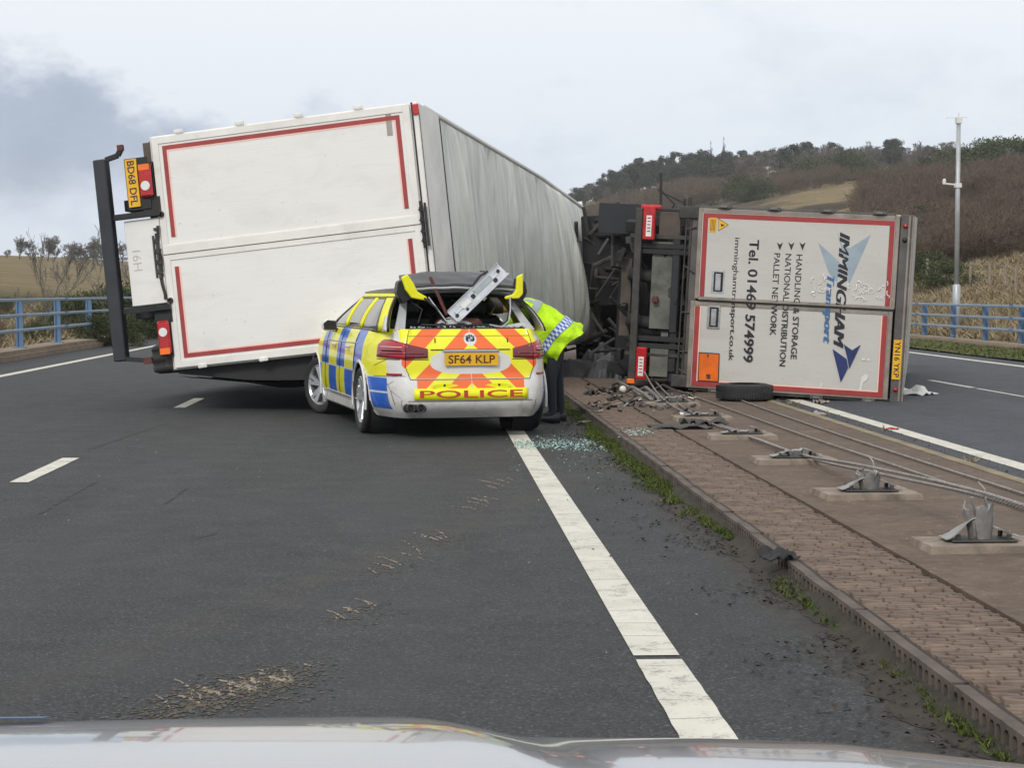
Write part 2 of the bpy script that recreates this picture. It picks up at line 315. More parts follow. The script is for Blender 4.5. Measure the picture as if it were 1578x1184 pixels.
MT = dict(
    asphalt=mat_asphalt('asphalt_near', (0.036, 0.0375, 0.0385), 1), asphalt2=mat_asphalt('asphalt_far', (0.047, 0.052, 0.061), 2),  # second carriageway tinted bluer, its damp sheen put into the colour
    line=mat_line('road_paint'), reserve=mat_reserve('reserve_concrete'),
    paver=plain('paver_concrete', (0.155, 0.112, 0.085), 0.88, 0, 0.4, 5, 0.6, dirt=(0.065, 0.053, 0.048), dirtamt=0.8),
    kerb=plain('kerb_concrete', (0.115, 0.09, 0.074), 0.88, 0, 0.3, 5, 0.5, dirt=(0.04, 0.034, 0.029), dirtamt=1.0),
    pale=plain('pale_concrete', (0.25, 0.205, 0.16), 0.88, 0, 0.35, 7, 0.9, dirt=(0.11, 0.085, 0.065), dirtamt=1.0),
    plinth=plain('plinth_concrete', (0.24, 0.185, 0.13), 0.9, 0, 0.25, 1.5, 0.5, dirt=(0.11, 0.09, 0.06)),
    soil=plain('dark_soil', (0.035, 0.03, 0.022), 0.95, 0, 0.4, 9, 0.6),
    groove=plain('groove_dirt', (0.072, 0.055, 0.045), 0.95, 0, 0.4, 7, 0.6),
    joint=plain('joint_and_slot_shade', (0.03, 0.022, 0.018), 0.9, 0, 0.3, 9, 0.4),
    edging=plain('edging_strip', (0.23, 0.19, 0.12), 0.85, 0, 0.3, 3, 0.5, dirt=(0.1, 0.08, 0.05)),
    white=mat_door('trailer_white', (0.80, 0.79, 0.76), 0.22, (0.60, 0.58, 0.53)),
    white2=mat_door('lorry_white', (0.56, 0.545, 0.51), 0.3, (0.43, 0.40, 0.36)),
    frame1=plain('frame_white', (0.76, 0.745, 0.70), 0.45, 0, 0.07, 3, 0.1, dirt=(0.42, 0.40, 0.36), dirtamt=0.5),
    frame2=plain('frame_alu', (0.33, 0.29, 0.25), 0.42, 0.45, 0.22, 4, 0.2, dirt=(0.16, 0.12, 0.09), dirtamt=0.6),
    frame2d=plain('frame_dark', (0.12, 0.115, 0.11), 0.5, 0.4, 0.25, 4, 0.2, dirt=(0.07, 0.05, 0.04), dirtamt=0.6),
    roofskin=mat_roofskin('roof_skin'), tape=plain('red_reflective_tape', (0.33, 0.042, 0.040), 0.45, 0, 0.14, 5, 0),
    tapeedge=plain('pale_tape_edge', (0.85, 0.55, 0.48), 0.5, 0, 0.05, 5, 0),
    curtain=plain('curtain_in_shade', (0.012, 0.012, 0.013), 0.6, 0, 0.3, 3, 0.3),  # hanging curtain coloured near black for the shade beneath the trailer
    steel=plain('dark_steel', (0.016, 0.017, 0.019), 0.6, 0.1, 0.4, 5, 0.4, dirt=(0.04, 0.033, 0.027), dirtamt=0.5),
    bar=plain('bar_black', (0.028, 0.032, 0.037), 0.42, 0.1, 0.2, 3, 0.1),
    grime=plain('grimy_steel', (0.06, 0.057, 0.052), 0.6, 0.2, 0.4, 6, 0.4, dirt=(0.02, 0.017, 0.015), dirtamt=0.9),
    plate_g=plain('grey_green_panel', (0.14, 0.145, 0.125), 0.55, 0.1, 0.25, 3, 0.2, dirt=(0.035, 0.032, 0.027), dirtamt=0.95),
    brownp=plain('brown_panel', (0.085, 0.066, 0.054), 0.6, 0.1, 0.3, 5, 0.3, dirt=(0.06, 0.045, 0.035)),
    rubber=plain('rubber', (0.022, 0.022, 0.023), 0.8, 0, 0.3, 9, 0.4, dirt=(0.06, 0.055, 0.05), dirtamt=0.4),
    flap=plain('mudflap_rubber', (0.016, 0.018, 0.023), 0.6, 0, 0.2, 4, 0.2),
    galv=plain('galvanised', (0.33, 0.33, 0.32), 0.5, 0.55, 0.25, 14, 0.3, dirt=(0.22, 0.19, 0.16), dirtamt=0.5),
    rope=plain('wire_rope', (0.34, 0.32, 0.30), 0.55, 0.5, 0.35, 20, 0.3),
    alu=plain('bright_alu', (0.62, 0.64, 0.66), 0.3, 0.8, 0.18, 8, 0.15, dirt=(0.3, 0.32, 0.34), dirtamt=0.5),
    rim=plain('alloy', (0.55, 0.56, 0.57), 0.32, 0.7, 0.1, 6, 0.1),
    red=plain('red_lens', (0.36, 0.012, 0.02), 0.12, 0, 0.2, 6, 0, coat=0.6), redb=plain('bright_red', (0.44, 0.014, 0.018), 0.25, 0, 0.25, 6, 0, coat=0.3),
    dred=plain('dark_red_lens', (0.15, 0.008, 0.016), 0.1, 0, 0.2, 6, 0, coat=0.7),
    amber=plain('amber', (0.85, 0.17, 0.01), 0.3, 0, 0.1, 6, 0, coat=0.3), orange=plain('orange_plate', (0.80, 0.155, 0.012), 0.4, 0, 0.15, 6, 0.1, dirt=(0.42, 0.1, 0.02)),
    lensw=plain('clear_lens', (0.75, 0.75, 0.73), 0.2, 0, 0.1, 9, 0), yplate=plain('yellow_plate', (0.80, 0.44, 0.015), 0.4, 0, 0.1, 6, 0, dirt=(0.45, 0.27, 0.03), dirtamt=0.5),
    yel=plain('lime_yellow', YEL, 0.4, 0, 0.08, 6, 0), whitep=plain('white_paint', WHI, 0.3, 0, 0.05, 4, 0, coat=0.4, dirt=(0.4, 0.37, 0.32), dirtamt=0.3),
    ink=plain('ink', (0.018, 0.018, 0.026), 0.5, 0, 0.1, 6, 0), inkn=plain('navy_ink', (0.014, 0.03, 0.12), 0.5, 0, 0.2, 6, 0), inkb=plain('blue_ink', (0.05, 0.14, 0.30), 0.5, 0, 0.1, 6, 0),
    inkl=plain('pale_blue_ink', (0.30, 0.37, 0.42), 0.4, 0, 0.12, 4, 0), inkr=plain('red_ink', (0.45, 0.03, 0.012), 0.5, 0, 0.1, 6, 0), inkbrown=plain('brown_ink', (0.10, 0.03, 0.012), 0.5, 0, 0.1, 6, 0),
    car=mat_car('police_livery'), glass=mat_glass('dark_glass'), bglass=mat_glass('side_glass', (0.10, 0.11, 0.115)),
    black=plain('black_trim', (0.012, 0.012, 0.013), 0.4, 0, 0.2, 6, 0.1), dark=plain('dark_interior', (0.012, 0.012, 0.014), 0.8, 0, 0.4, 5, 0.3),
    greyroof=plain('anthracite_panel', (0.045, 0.045, 0.048), 0.4, 0, 0.15, 4, 0.05, coat=0.2), trimg=plain('pale_trim', (0.42, 0.43, 0.44), 0.5, 0, 0.1, 6, 0.1),
    rust=plain('rusty_red', (0.10, 0.025, 0.02), 0.6, 0, 0.3, 14, 0.3), lime=mat_lime('hi_vis_lime'), check=mat_check('check_band'),
    refl=plain('reflective_grey', (0.32, 0.37, 0.38), 0.4, 0.1, 0.12, 9, 0.1), navy=plain('navy_cloth', (0.012, 0.014, 0.024), 0.85, 0, 0.25, 9, 0.4),
    skin=plain('skin', (0.50, 0.28, 0.20), 0.55, 0, 0.08, 8, 0.1), hair=plain('brown_hair', (0.03, 0.018, 0.01), 0.6, 0, 0.3, 40, 0.4),
    fblue=plain('parapet_blue', (0.10, 0.19, 0.33), 0.55, 0.1, 0.18, 4, 0.2, dirt=(0.24, 0.27, 0.27), dirtamt=0.4), frail=plain('parapet_rail', (0.22, 0.30, 0.38), 0.5, 0.2, 0.12, 2, 0.1, dirt=(0.33, 0.35, 0.34), dirtamt=0.4),
    post=plain('weathered_wood', (0.24, 0.2, 0.155), 0.9, 0, 0.3, 9, 0.4), mast=plain('mast_grey', (0.40, 0.42, 0.43), 0.45, 0.3, 0.12, 3, 0.1, dirt=(0.28, 0.27, 0.24), dirtamt=0.4),
    scar=plain('scraped_aggregate', (0.235, 0.20, 0.155), 0.9, 0, 0.5, 30, 0.6), 
    bark=plain('bark', (0.10, 0.083, 0.065), 0.9, 0, 0.3, 3, 0.4), twig=mat_leaf('winter_twigs', (0.064, 0.046, 0.035), (0.13, 0.094, 0.068), (0.20, 0.155, 0.112)), twig2=plain('grey_twigs', (0.125, 0.115, 0.10), 0.9, 0, 0.3, 1.5, 0),
    leafd=mat_leaf('hazed_needles', (0.028, 0.034, 0.026), (0.048, 0.056, 0.042), (0.08, 0.086, 0.064)),  # ridge needles lightened and greyed, distance haze put into the colour
    leafg=mat_leaf('gorse_leaf', (0.022, 0.030, 0.012), (0.048, 0.062, 0.022), (0.10, 0.11, 0.045)),
    moss=mat_leaf('moss', (0.022, 0.034, 0.008), (0.062, 0.088, 0.016), (0.13, 0.15, 0.035)),
    straw=mat_leaf('straw', (0.15, 0.115, 0.065), (0.25, 0.20, 0.12), (0.36, 0.30, 0.19)),
    hillr=mat_hill('hill_right', 1), hilll=mat_hill('hill_left', -1),
    verge=mat_earth('verge_grass', ((0.3, (0.03, 0.032, 0.014)), (0.5, (0.085, 0.085, 0.035)), (0.7, (0.15, 0.13, 0.06))), 2, 0.05),
    shard=plain('glass_granules', (0.30, 0.46, 0.42), 0.15, 0, 0.3, 20, 0), ground=mat_earth('far_ground', ((0.3, (0.05, 0.05, 0.025)), (0.5, (0.12, 0.10, 0.05)), (0.7, (0.2, 0.16, 0.09)))),
    silver=plain('silver_bonnet', (0.37, 0.38, 0.395), 0.22, 0.3, 0.03, 2, 0, coat=0.9),
)
m_ = MT['silver'].node_tree

# ------------------------------------------------------------------ mesh helpers
def link(name, me, mats, parent=None, smooth=False):
    o = bpy.data.objects.new(name, me); COL.objects.link(o)
    for m in (mats if isinstance(mats, (list, tuple)) else [mats]): me.materials.append(MT[m] if isinstance(m, str) else m)
    if smooth: me.polygons.foreach_set('use_smooth', [True] * len(me.polygons))
    if parent is not None: o.parent = parent
    return o
class MB:
    def __init__(s): s.v = []; s.f = []; s.mi = []
    def add(s, vs, fs, mi=0):
        b = len(s.v); s.v += [tuple(p) for p in vs]; s.f += [tuple(i + b for i in f) for f in fs]; s.mi += [mi] * len(fs); return s
    def box(s, c, d, mi=0, rot=None, bev=0):
        x, y, z = (k / 2 for k in d); vs = [Vector((a * x, b * y, cc * z)) for a in (-1, 1) for b in (-1, 1) for cc in (-1, 1)]
        if rot is not None: vs = [rot @ p for p in vs]
        vs = [p + Vector(c) for p in vs]
        return s.add(vs, [(0, 1, 3, 2), (4, 6, 7, 5), (0, 4, 5, 1), (2, 3, 7, 6), (0, 2, 6, 4), (1, 5, 7, 3)], mi)
    def bx(s, a, b, mi=0): return s.box([(p + q) / 2 for p, q in zip(a, b)], [abs(q - p) for p, q in zip(a, b)], mi)
    def tube(s, pts, r, n=6, mi=0, cap=True):
        pts = [Vector(p) for p in pts]; rs = r if isinstance(r, (list, tuple)) else [r] * len(pts)
        vs = []; fs = []; up = None
        for i, p in enumerate(pts):
            t = (pts[min(i + 1, len(pts) - 1)] - pts[max(i - 1, 0)]).normalized()
            if up is None: up = Vector((0, 0, 1)) if abs(t.z) < 0.9 else Vector((1, 0, 0))
            a = t.cross(up).normalized(); b = a.cross(t).normalized(); up = b
            for k in range(n):
                q = 2 * PI * k / n; vs.append(p + (a * math.cos(q) + b * math.sin(q)) * rs[i])
        for i in range(len(pts) - 1):
            for k in range(n): fs.append((i * n + k, i * n + (k + 1) % n, (i + 1) * n + (k + 1) % n, (i + 1) * n + k))
        if cap: fs.append(tuple(range(n))[::-1]); fs.append(tuple((len(pts) - 1) * n + k for k in range(n)))
        return s.add(vs, fs, mi)
    def beam(s, a, b, wd, ht, mi=0):
        a, b = Vector(a), Vector(b); d = b - a; q = d.to_track_quat('Y', 'Z').to_matrix()
        return s.box((a + b) / 2, (wd, d.length, ht), mi, q)
    def lathe(s, prof, n=24, mi=0, axis='x', c=(0, 0, 0)):
        vs = []; fs = []; m = len(prof)
        for k in range(n):
            q = 2 * PI * k / n
            for (a, r) in prof:
                p = {'x': (a, r * math.cos(q), r * math.sin(q)), 'z': (r * math.cos(q), r * math.sin(q), a), 'y': (r * math.cos(q), a, r * math.sin(q))}[axis]
                vs.append([p[i] + c[i] for i in range(3)])
        for k in range(n):
            for j in range(m - 1): fs.append((k * m + j, k * m + j + 1, ((k + 1) % n) * m + j + 1, ((k + 1) % n) * m + j))
        return s.add(vs, fs, mi)
    def grid(s, fn, nu, nv, mi=0, thick=None):
        vs = [fn(i / nu, j / nv) for i in range(nu + 1) for j in range(nv + 1)]
        fs = [(i * (nv + 1) + j, (i + 1) * (nv + 1) + j, (i + 1) * (nv + 1) + j + 1, i * (nv + 1) + j + 1) for i in range(nu) for j in range(nv)]
        return s.add(vs, fs, mi)
    def prism(s, poly, fn, d, mi=0):
        """2D outline -> solid; fn maps (a,b,depth) to a point"""
        n = len(poly); vs = [fn(a, b, 0) for a, b in poly] + [fn(a, b, d) for a, b in poly]
        fs = [tuple(range(n)), tuple(range(2 * n - 1, n - 1, -1))] + [(i, i + n, (i + 1) % n + n, (i + 1) % n) for i in range(n)]
        return s.add(vs, fs, mi)
    def build(s, name, mats, parent=None, smooth=False, fix=True, bevel=0, solid=0, auto=False):
        me = bpy.data.meshes.new(name); me.from_pydata(s.v, [], s.f); me.polygons.foreach_set('material_index', s.mi)
        if fix or bevel:
            bm = bmesh.new(); bm.from_mesh(me)
            if fix: bmesh.ops.recalc_face_normals(bm, faces=bm.faces)
            if bevel: bmesh.ops.bevel(bm, geom=[e for e in bm.edges if e.is_manifold and e.calc_face_angle(0) > 0.6], offset=bevel, segments=1, affect='EDGES', clamp_overlap=True)
            bm.to_mesh(me); bm.free()
        o = link(name, me, mats, parent, smooth)
        if solid:
            md = o.modifiers.new('solid', 'SOLIDIFY'); md.thickness = solid; md.offset = -1
        return o
def tag(o, label=None, cat=None, group=None, kind=None):
    for k, v in (('label', label), ('category', cat), ('group', group), ('kind', kind)):
        if v: o[k] = v
    return o
def empty(name, loc=(0, 0, 0), rz=0, parent=None):
    o = bpy.data.objects.new(name, None); COL.objects.link(o); o.location = loc; o.rotation_euler = (0, 0, rz); o.empty_display_size = 0.2
    if parent: o.parent = parent
    return o
def copy_tree(o, parent=None):
    c = o.copy(); COL.objects.link(c)
    if parent: c.parent = parent
    for ch in list(o.children): copy_tree(ch, c)
    return c
def struct(o): o['kind'] = 'structure'; return o
def stuff(o): o['kind'] = 'stuff'; return o
_tx = {}
def text(s, parent, mat, origin, along, up, length=None, height=0.1, bold=0.0, shear=0.0, name='lettering', depth=0.002, center=False, rep_=0.0):
    """flat lettering: height = cap height, length = total width"""
    cu = bpy.data.curves.new('t', 'FONT'); cu.body = s; cu.size = 1; cu.extrude = 0; cu.offset = bold; cu.shear = shear; cu.resolution_u = 3
    o = bpy.data.objects.new('t', cu); COL.objects.link(o)
    dg = bpy.context.evaluated_depsgraph_get(); me = bpy.data.meshes.new_from_object(o.evaluated_get(dg))
    bpy.data.objects.remove(o); bpy.data.curves.remove(cu)
    co = np.empty(len(me.vertices) * 3); me.vertices.foreach_get('co', co); co = co.reshape(-1, 3)
    x0, x1 = co[:, 0].min(), co[:, 0].max(); cap = 0.69
    sx = (length / (x1 - x0)) if length else height / cap; sy = height / cap
    A, U = Vector(along).normalized(), Vector(up).normalized(); Nn = A.cross(U)
    off = (length or 0) / 2 if center else 0
    pts = [Vector(origin) + A * ((c[0] - x0) * sx - off) + U * (c[1] * sy) + Nn * depth for c in co]
    me.vertices.foreach_set('co', [k for p in pts for k in p]); me.update()
    if rep_:
        bm = bmesh.new(); bm.from_mesh(me)
        for k in (-1, 1, 2):
            g = bmesh.ops.duplicate(bm, geom=[f for f in bm.faces if f.index < len(me.polygons) and f.index >= 0][:len(me.polygons)] if k == -1 else orig)
            if k == -1: orig = [f for f in bm.faces][:len(me.polygons)]
            bmesh.ops.translate(bm, verts=[v for v in g['geom'] if isinstance(v, bmesh.types.BMVert)], vec=A * (rep_ * k) + Nn * (0.0002 * (k + 1.5)))
        bm.to_mesh(me); bm.free()
    me.name = name
    return link(name, me, mat, parent)
def rot3(x=0, y=0, z=0): return Euler((R(x), R(y), R(z))).to_matrix()
def nz(x, y=0, z=0, s=1): return noise.noise(Vector((x * s, y * s, z * s)))

# ------------------------------------------------------------------ ground, roads, markings
def sheet(name, x0, x1, y0, y1, z, mat, nx=1, ny=1, zf=None):
    b = MB(); b.grid(lambda u, v: (x0 + (x1 - x0) * u, y0 + (y1 - y0) * v, z + (zf(x0 + (x1 - x0) * u, y0 + (y1 - y0) * v) if zf else 0)), nx, ny)
    return struct(b.build(name, mat, fix=False))
sheet('ground', -680, 680, -35, 1080, -0.35, 'ground')
Y0, Y1 = -12, 420
sheet('road', -8.95, 1.86, Y0, Y1, 0.0, 'asphalt')
sheet('road', 4.42, 14.9, Y0, Y1, 0.0, 'asphalt2')
XE = 0.93
def mark(name, xc, y0, y1, wd, z=0.004):
    b = MB(); n = max(2, int((y1 - y0) / 0.12)) if y1 < 60 else 4
    n = min(n, 400); pts = []
    for i in range(n + 1):
        y = y0 + (y1 - y0) * i / n; j = 0.003 if y < 60 else 0
        pts.append((xc - wd / 2 + rnd.uniform(-j, j), y, z)); pts.append((xc + wd / 2 + rnd.uniform(-j, j), y, z))
    b.add(pts, [(2 * i, 2 * i + 1, 2 * i + 3, 2 * i + 2) for i in range(n)])
    return struct(b.build(name, 'line', fix=False))
mark('edge_line', XE, Y0, 7.12, 0.19); mark('edge_line', XE, 7.2, 60, 0.19); mark('edge_line', XE, 60, Y1, 0.21)
mark('edge_line', -7.55, Y0, 60, 0.2); mark('edge_line', -7.55, 60, Y1, 0.2)
mark('edge_line', 5.05, Y0, 60, 0.2); mark('edge_line', 5.05, 60, Y1, 0.2)
mark('edge_line', 11.85, Y0, 60, 0.2); mark('edge_line', 11.85, 60, Y1, 0.2)
for k in range(-1, 12):
    y = 14.05 + 9 * k
    mark('lane_marking', -3.2, y, y + 2.05, 0.15)
for k in range(-1, 10):
    y = 27.3 + 9 * k
    mark('lane_marking', 8.45, y, y + 2.4, 0.12)
mark('faded_lane_marking', 8.45, 24.6, 27.1, 0.07)

# central reserve slab, joints, pavers, drainage kerb
KX0, KX1 = 1.86, 1.915
b = MB(); b.bx((2.50, Y0, -0.3), (4.32, Y1, 0.092)); struct(b.build('central_reservation', 'reserve'))
b = MB(); b.bx((KX1, Y0, -0.3), (2.50, Y1, 0.055)); bed = struct(b.build('reservation_bed', 'joint'))
b = MB(); b.bx((4.32, Y0, -0.3), (4.42, Y1, 0.10)); struct(b.build('reservation_edging', 'edging'))
b = MB(); b.bx((4.42, 6, 0.003), (4.95, 60, 0.006))
# ribbed pavers
def paver_mesh(seed):
    """slab with rows of short raised bars, the grooves between them full of dirt"""
    rr = random.Random(seed); b = MB(); Ln, Wd = 0.474, 0.535; nr = 9; p = Ln / nr
    b.bx((0, 0, 0), (Wd, Ln, 0.026), 1)
    for i in range(nr):
        x = -0.03 - 0.11 * rr.random()
        while x < Wd:
            ln = 0.105 + rr.uniform(-0.02, 0.03); x0, x1 = max(0, x), min(Wd, x + ln); x += ln + 0.010
            if x1 - x0 < 0.02: continue
            y0, y1 = i * p + 0.006, (i + 1) * p - 0.006; sk = rr.uniform(0.004, 0.016); z = 0.041 + rr.uniform(-0.004, 0.003); t = rr.uniform(-0.003, 0.003)
            if i == 0: y0 = 0.0
            if i == nr - 1: y1 = Ln
            b.add([(x0, y0, 0.026), (x1, max(0, y0 - sk * (i > 0)), 0.026), (x1, y1 - sk, 0.026), (x0, y1, 0.026), (x0 + .003, y0 + .006, z - t), (x1 - .003, y0 - sk * (i > 0) + .006, z + t), (x1 - .003, y1 - sk - .006, z + t), (x0 + .003, y1 - .006, z - t)], [(4, 5, 6, 7), (0, 1, 5, 4), (1, 2, 6, 5), (2, 3, 7, 6), (3, 0, 4, 7)])
    return b
pm = [paver_mesh(i) for i in range(4)]; pmesh = []
for i, b in enumerate(pm):
    o = b.build('paver', ['paver', 'groove'], bed); pmesh.append(o.data); bpy.data.objects.remove(o)
for k in range(70):
    o = bpy.data.objects.new('paver', pmesh[k % 4]); COL.objects.link(o); o.parent = bed
    o.location = (KX1 + 0.012, 3.2 + k * 0.5, 0.055 + rnd.uniform(-0.004, 0.004)); o.rotation_euler = (R(rnd.uniform(-0.5, 0.5)), R(rnd.uniform(-0.6, 0.6)), R(rnd.uniform(-0.6, 0.6)))
b = MB(); b.bx((KX1 + 0.01, 38.3, 0.05), (2.49, Y1, 0.098)); o = b.build('far_pavers', 'paver', bed); stuff(o)
# drainage kerb: each unit with a comb of small arched slots
def kerb_unit():
    b = MB(); Ln = 0.488; H = 0.104; x0, x1 = KX0 - 0.012, KX1
    b.bx((x0 + 0.05, 0, -0.05), (x1, Ln, H), 1); b.bx((x0, 0, H - 0.02), (x0 + 0.05, Ln, H)); b.bx((x0, 0, -0.05), (x0 + 0.05, Ln, 0.004))  # slot backs coloured near black for the shade inside the slots
    n = 6; w_ = Ln / n
    for i in range(n):
        y = i * w_; b.prism([(y, 0.004), (y + 0.034, 0.004), (y + 0.034, H - 0.034), (y + 0.045, H - 0.02), (y - 0.0 if i else y, H - 0.02)], lambda a, c, d: (x0 + d, a, c), 0.05)
        b.prism([(y + w_, H - 0.02), (y + w_ - 0.010, H - 0.02), (y + w_, H - 0.034)], lambda a, c, d: (x0 + d, a, c), 0.05)
    return b
krb = struct(empty('drainage_kerb'))
ko = kerb_unit().build('kerb_block', ['kerb', 'joint'], krb); kme = ko.data; bpy.data.objects.remove(ko)
for k in range(80):
    o = bpy.data.objects.new('kerb_block', kme); COL.objects.link(o); o.parent = krb
    o.location = (rnd.uniform(-0.006, 0.006), 3.2 + k * 0.495, rnd.uniform(-0.005, 0.005)); o.rotation_euler = (0, 0, R(rnd.uniform(-0.4, 0.4)))
b = MB(); b.bx((KX0, 43, -0.05), (KX1, Y1, 0.1)); o = b.build('far_kerb', 'kerb', krb)
# left and right verges, plinths, kerbs
b = MB(); b.bx((-9.05, Y0, -0.3), (-8.95, 200, 0.11)); b.bx((-9.75, Y0, -0.3), (-9.05, 200, 0.20)); struct(b.build('left_plinth', 'plinth'))
b = MB(); b.bx((15.0, Y0, -0.3), (15.12, 200, 0.10)); b.bx((15.12, Y0, -0.3), (15.8, 200, 0.13)); struct(b.build('right_plinth', 'plinth'))
sheet('right_verge', 12.6, 15.0, Y0, 200, 0.02, 'verge', 6, 60, lambda x, y: 0.03 * nz(x, y, 0, 1.5) + 0.02)

# hills
def hR(y): return float(np.interp(y, [0, 60, 90, 150, 250, 300, 350, 400, 450, 500, 800, 1500], [3.5, 5, 8.3, 12.5, 17, 19, 22, 25, 28, 30, 30, 30]))
def zR(x, y):
    d = max(0, x - 16.2); f = 1 - math.exp(-d / float(np.interp(y, [0, 150, 300, 450], [34, 30, 20, 14])))
    return hR(y) * f + 0.055 * max(0, d - 30) + (1.4 * nz(x, y, 1, 0.03) + 0.6 * nz(x, y, 5, 0.12)) * min(1, d / 25) + 0.02
def hL(y): return float(np.interp(y, [0, 40, 60, 100, 160, 300, 500, 900], [0.6, 1.0, 1.4, 2.2, 4.5, 9.5, 11.5, 12]))
def zL(x, y):
    d = max(0, -x - 9.9); f = 1 - math.exp(-d / 42)
    return hL(y) * f + (0.8 * nz(x, y, 1, 0.03) + 0.3 * nz(x, y, 5, 0.15)) * min(1, d / 20) - 0.1 * min(1, d / 3)
def hill(name, xs, ys, zf, mat):
    b = MB(); n = len(ys); vs = [(x, y, zf(x, y)) for x in xs for y in ys]
    fs = [(i * n + j, (i + 1) * n + j, (i + 1) * n + j + 1, i * n + j + 1) for i in range(len(xs) - 1) for j in range(n - 1)]
    b.add(vs, fs); return struct(b.build(name, mat, smooth=True, fix=False))
ysr = list(np.concatenate([np.linspace(-20, 120, 71), np.linspace(124, 420, 75), np.linspace(430, 1000, 40)]))
xsr = list(np.concatenate([np.linspace(15.8, 40, 40), np.linspace(42, 140, 50), np.linspace(146, 500, 30)]))
hill('hillside', xsr, ysr, zR, 'hillr')
xsl = [-x + 6.1 for x in xsr]
hill('hillside', xsl, ysr, zL, 'hilll')

# ------------------------------------------------------------------ gouges across the lane
def streak(b, x, y, ln, wd, rr, drift):
    """one torn furrow: a ragged sliver with crumbs beside it"""
    n = 14; on = True; row = []
    for k in range(n + 1):
        t = k / n; w_ = wd * math.sin(PI * min(1, t * 0.9 + 0.08)) ** 0.6 * rr.uniform(0.15, 1.3); cx = x + drift * t * (0.6 + 0.8 * t) + rr.gauss(0, wd * 0.45); cy = y + ln * t
        row.append(((cx - w_, cy, 0.003), (cx, cy + rr.gauss(0, .004), 0.007), (cx + w_ * rr.uniform(.5, 1), cy, 0.003)))
    for k in range(n):
        if rr.random() < 0.3: continue
        a, c = row[k], row[k + 1]; b.add([*a, *c], [(0, 1, 4, 3), (1, 2, 5, 4)])
    for k in range(int(10 + ln * 30)):
        cx, cy = x + drift * rr.random() + rr.gauss(0, wd * 2.2), y + ln * rr.uniform(-.1, 1.1); r = rr.uniform(0.0015, 0.005); q0 = rr.random() * 6
        b.add([(cx + math.cos(q0 + j * 2.1) * r * rr.uniform(.6, 1.3), cy + math.sin(q0 + j * 2.1) * r * 2.2, 0.004) for j in range(3)], [(0, 1, 2)])
sb = MB(); rr = random.Random(44)
#  px, py of the near end, how many, lateral step, forward step, length, width
for (px, py, n, dx, dy, ln, wd) in ((268, 1096, 3, 0.05, 0.10, 0.20, 0.010), (300, 1088, 5, 0.045, 0.05, 0.30, 0.013), (350, 1078, 6, 0.04, 0.045, 0.26, 0.014), (398, 1066, 4, 0.035, 0.05, 0.24, 0.011), (434, 1052, 2, 0.03, 0.08, 0.22, 0.008), (480, 1028, 1, 0.03, 0.1, 0.16, 0.005), (524, 962, 2, 0.05, 0.10, 0.22, 0.008), (545, 952, 4, 0.042, 0.09, 0.26, 0.006), (585, 888, 4, 0.07, 0.16, 0.38, 0.007), (655, 858, 1, 0.03, 0.1, 0.6, 0.011), (668, 838, 4, 0.035, 0.06, 0.35, 0.011), (728, 790, 6, 0.04, 0.13, 0.30, 0.006), (768, 756, 4, 0.05, 0.2, 0.42, 0.006)):
    Yd = EYE * FPX / (py - 450); p = P(px, py, Yd)
    for k in range(n): streak(sb, p.x + k * dx + rr.gauss(0, .02), p.y + k * dy + rr.gauss(0, .03), ln * rr.uniform(.35, 1.2), wd * rr.uniform(.5, 1.25), rr, rr.uniform(-0.38, -0.05) * ln)
struct(sb.build('road_gouges', 'scar', fix=False))
sb = MB()
for (px0, py0, px1, py1, wd) in ((60, 790, 150, 740, 0.02), (140, 690, 260, 650, 0.03), (255, 775, 290, 750, 0.02), (300, 830, 335, 822, 0.015), (205, 765, 235, 770, 0.015)):
    a = P(px0, py0, EYE * FPX / (py0 - 450)); c = P(px1, py1, EYE * FPX / (py1 - 450)); n = 30; vs = []
    for k in range(n + 1):
        q = a.lerp(c, k / n); w_ = wd * rr.uniform(.3, 1); vs += [(q.x - w_, q.y, 0.0025), (q.x + w_, q.y, 0.0025)]
    sb.add(vs, [(2 * k, 2 * k + 1, 2 * k + 3, 2 * k + 2) for k in range(n) if rr.random() < .75])
struct(sb.build('tyre_scuffs', plain('scuff_rubber', (0.027, 0.027, 0.027), 0.8), fix=False))

cb = MB(); rr = random.Random(45)
for (px, py, sx, sy, n) in ((345, 1075, .17, .16, 700), (410, 1052, .10, .14, 380), (300, 1092, .10, .08, 250), (600, 880, .12, .2, 90), (690, 832, .08, .2, 90), (560, 950, .1, .15, 70)):
    p = P(px, py, EYE * FPX / (py - 450))
    for k in range(n):
        a = rr.gauss(0, 1) * sx; x, y = p.x + a, p.y + rr.gauss(0, 1) * sy + a * 0.7; r = rr.uniform(0.003, 0.012); q0 = rr.random() * 6
        cb.add([(x + math.cos(q0 + j * 1.57) * r * rr.uniform(.5, 1.3), y + math.sin(q0 + j * 1.57) * r * 1.5, 0.0024 + 0.0004 * rr.random()) for j in range(4)], [(0, 1, 2, 3)], rr.choice((0, 0, 0, 1)))
stuff(cb.build('gouge_crumbs', [plain('brown_road_dirt', (0.088, 0.072, 0.052), 0.9, 0, 0.35, 20, 0), 'asphalt'], fix=False))

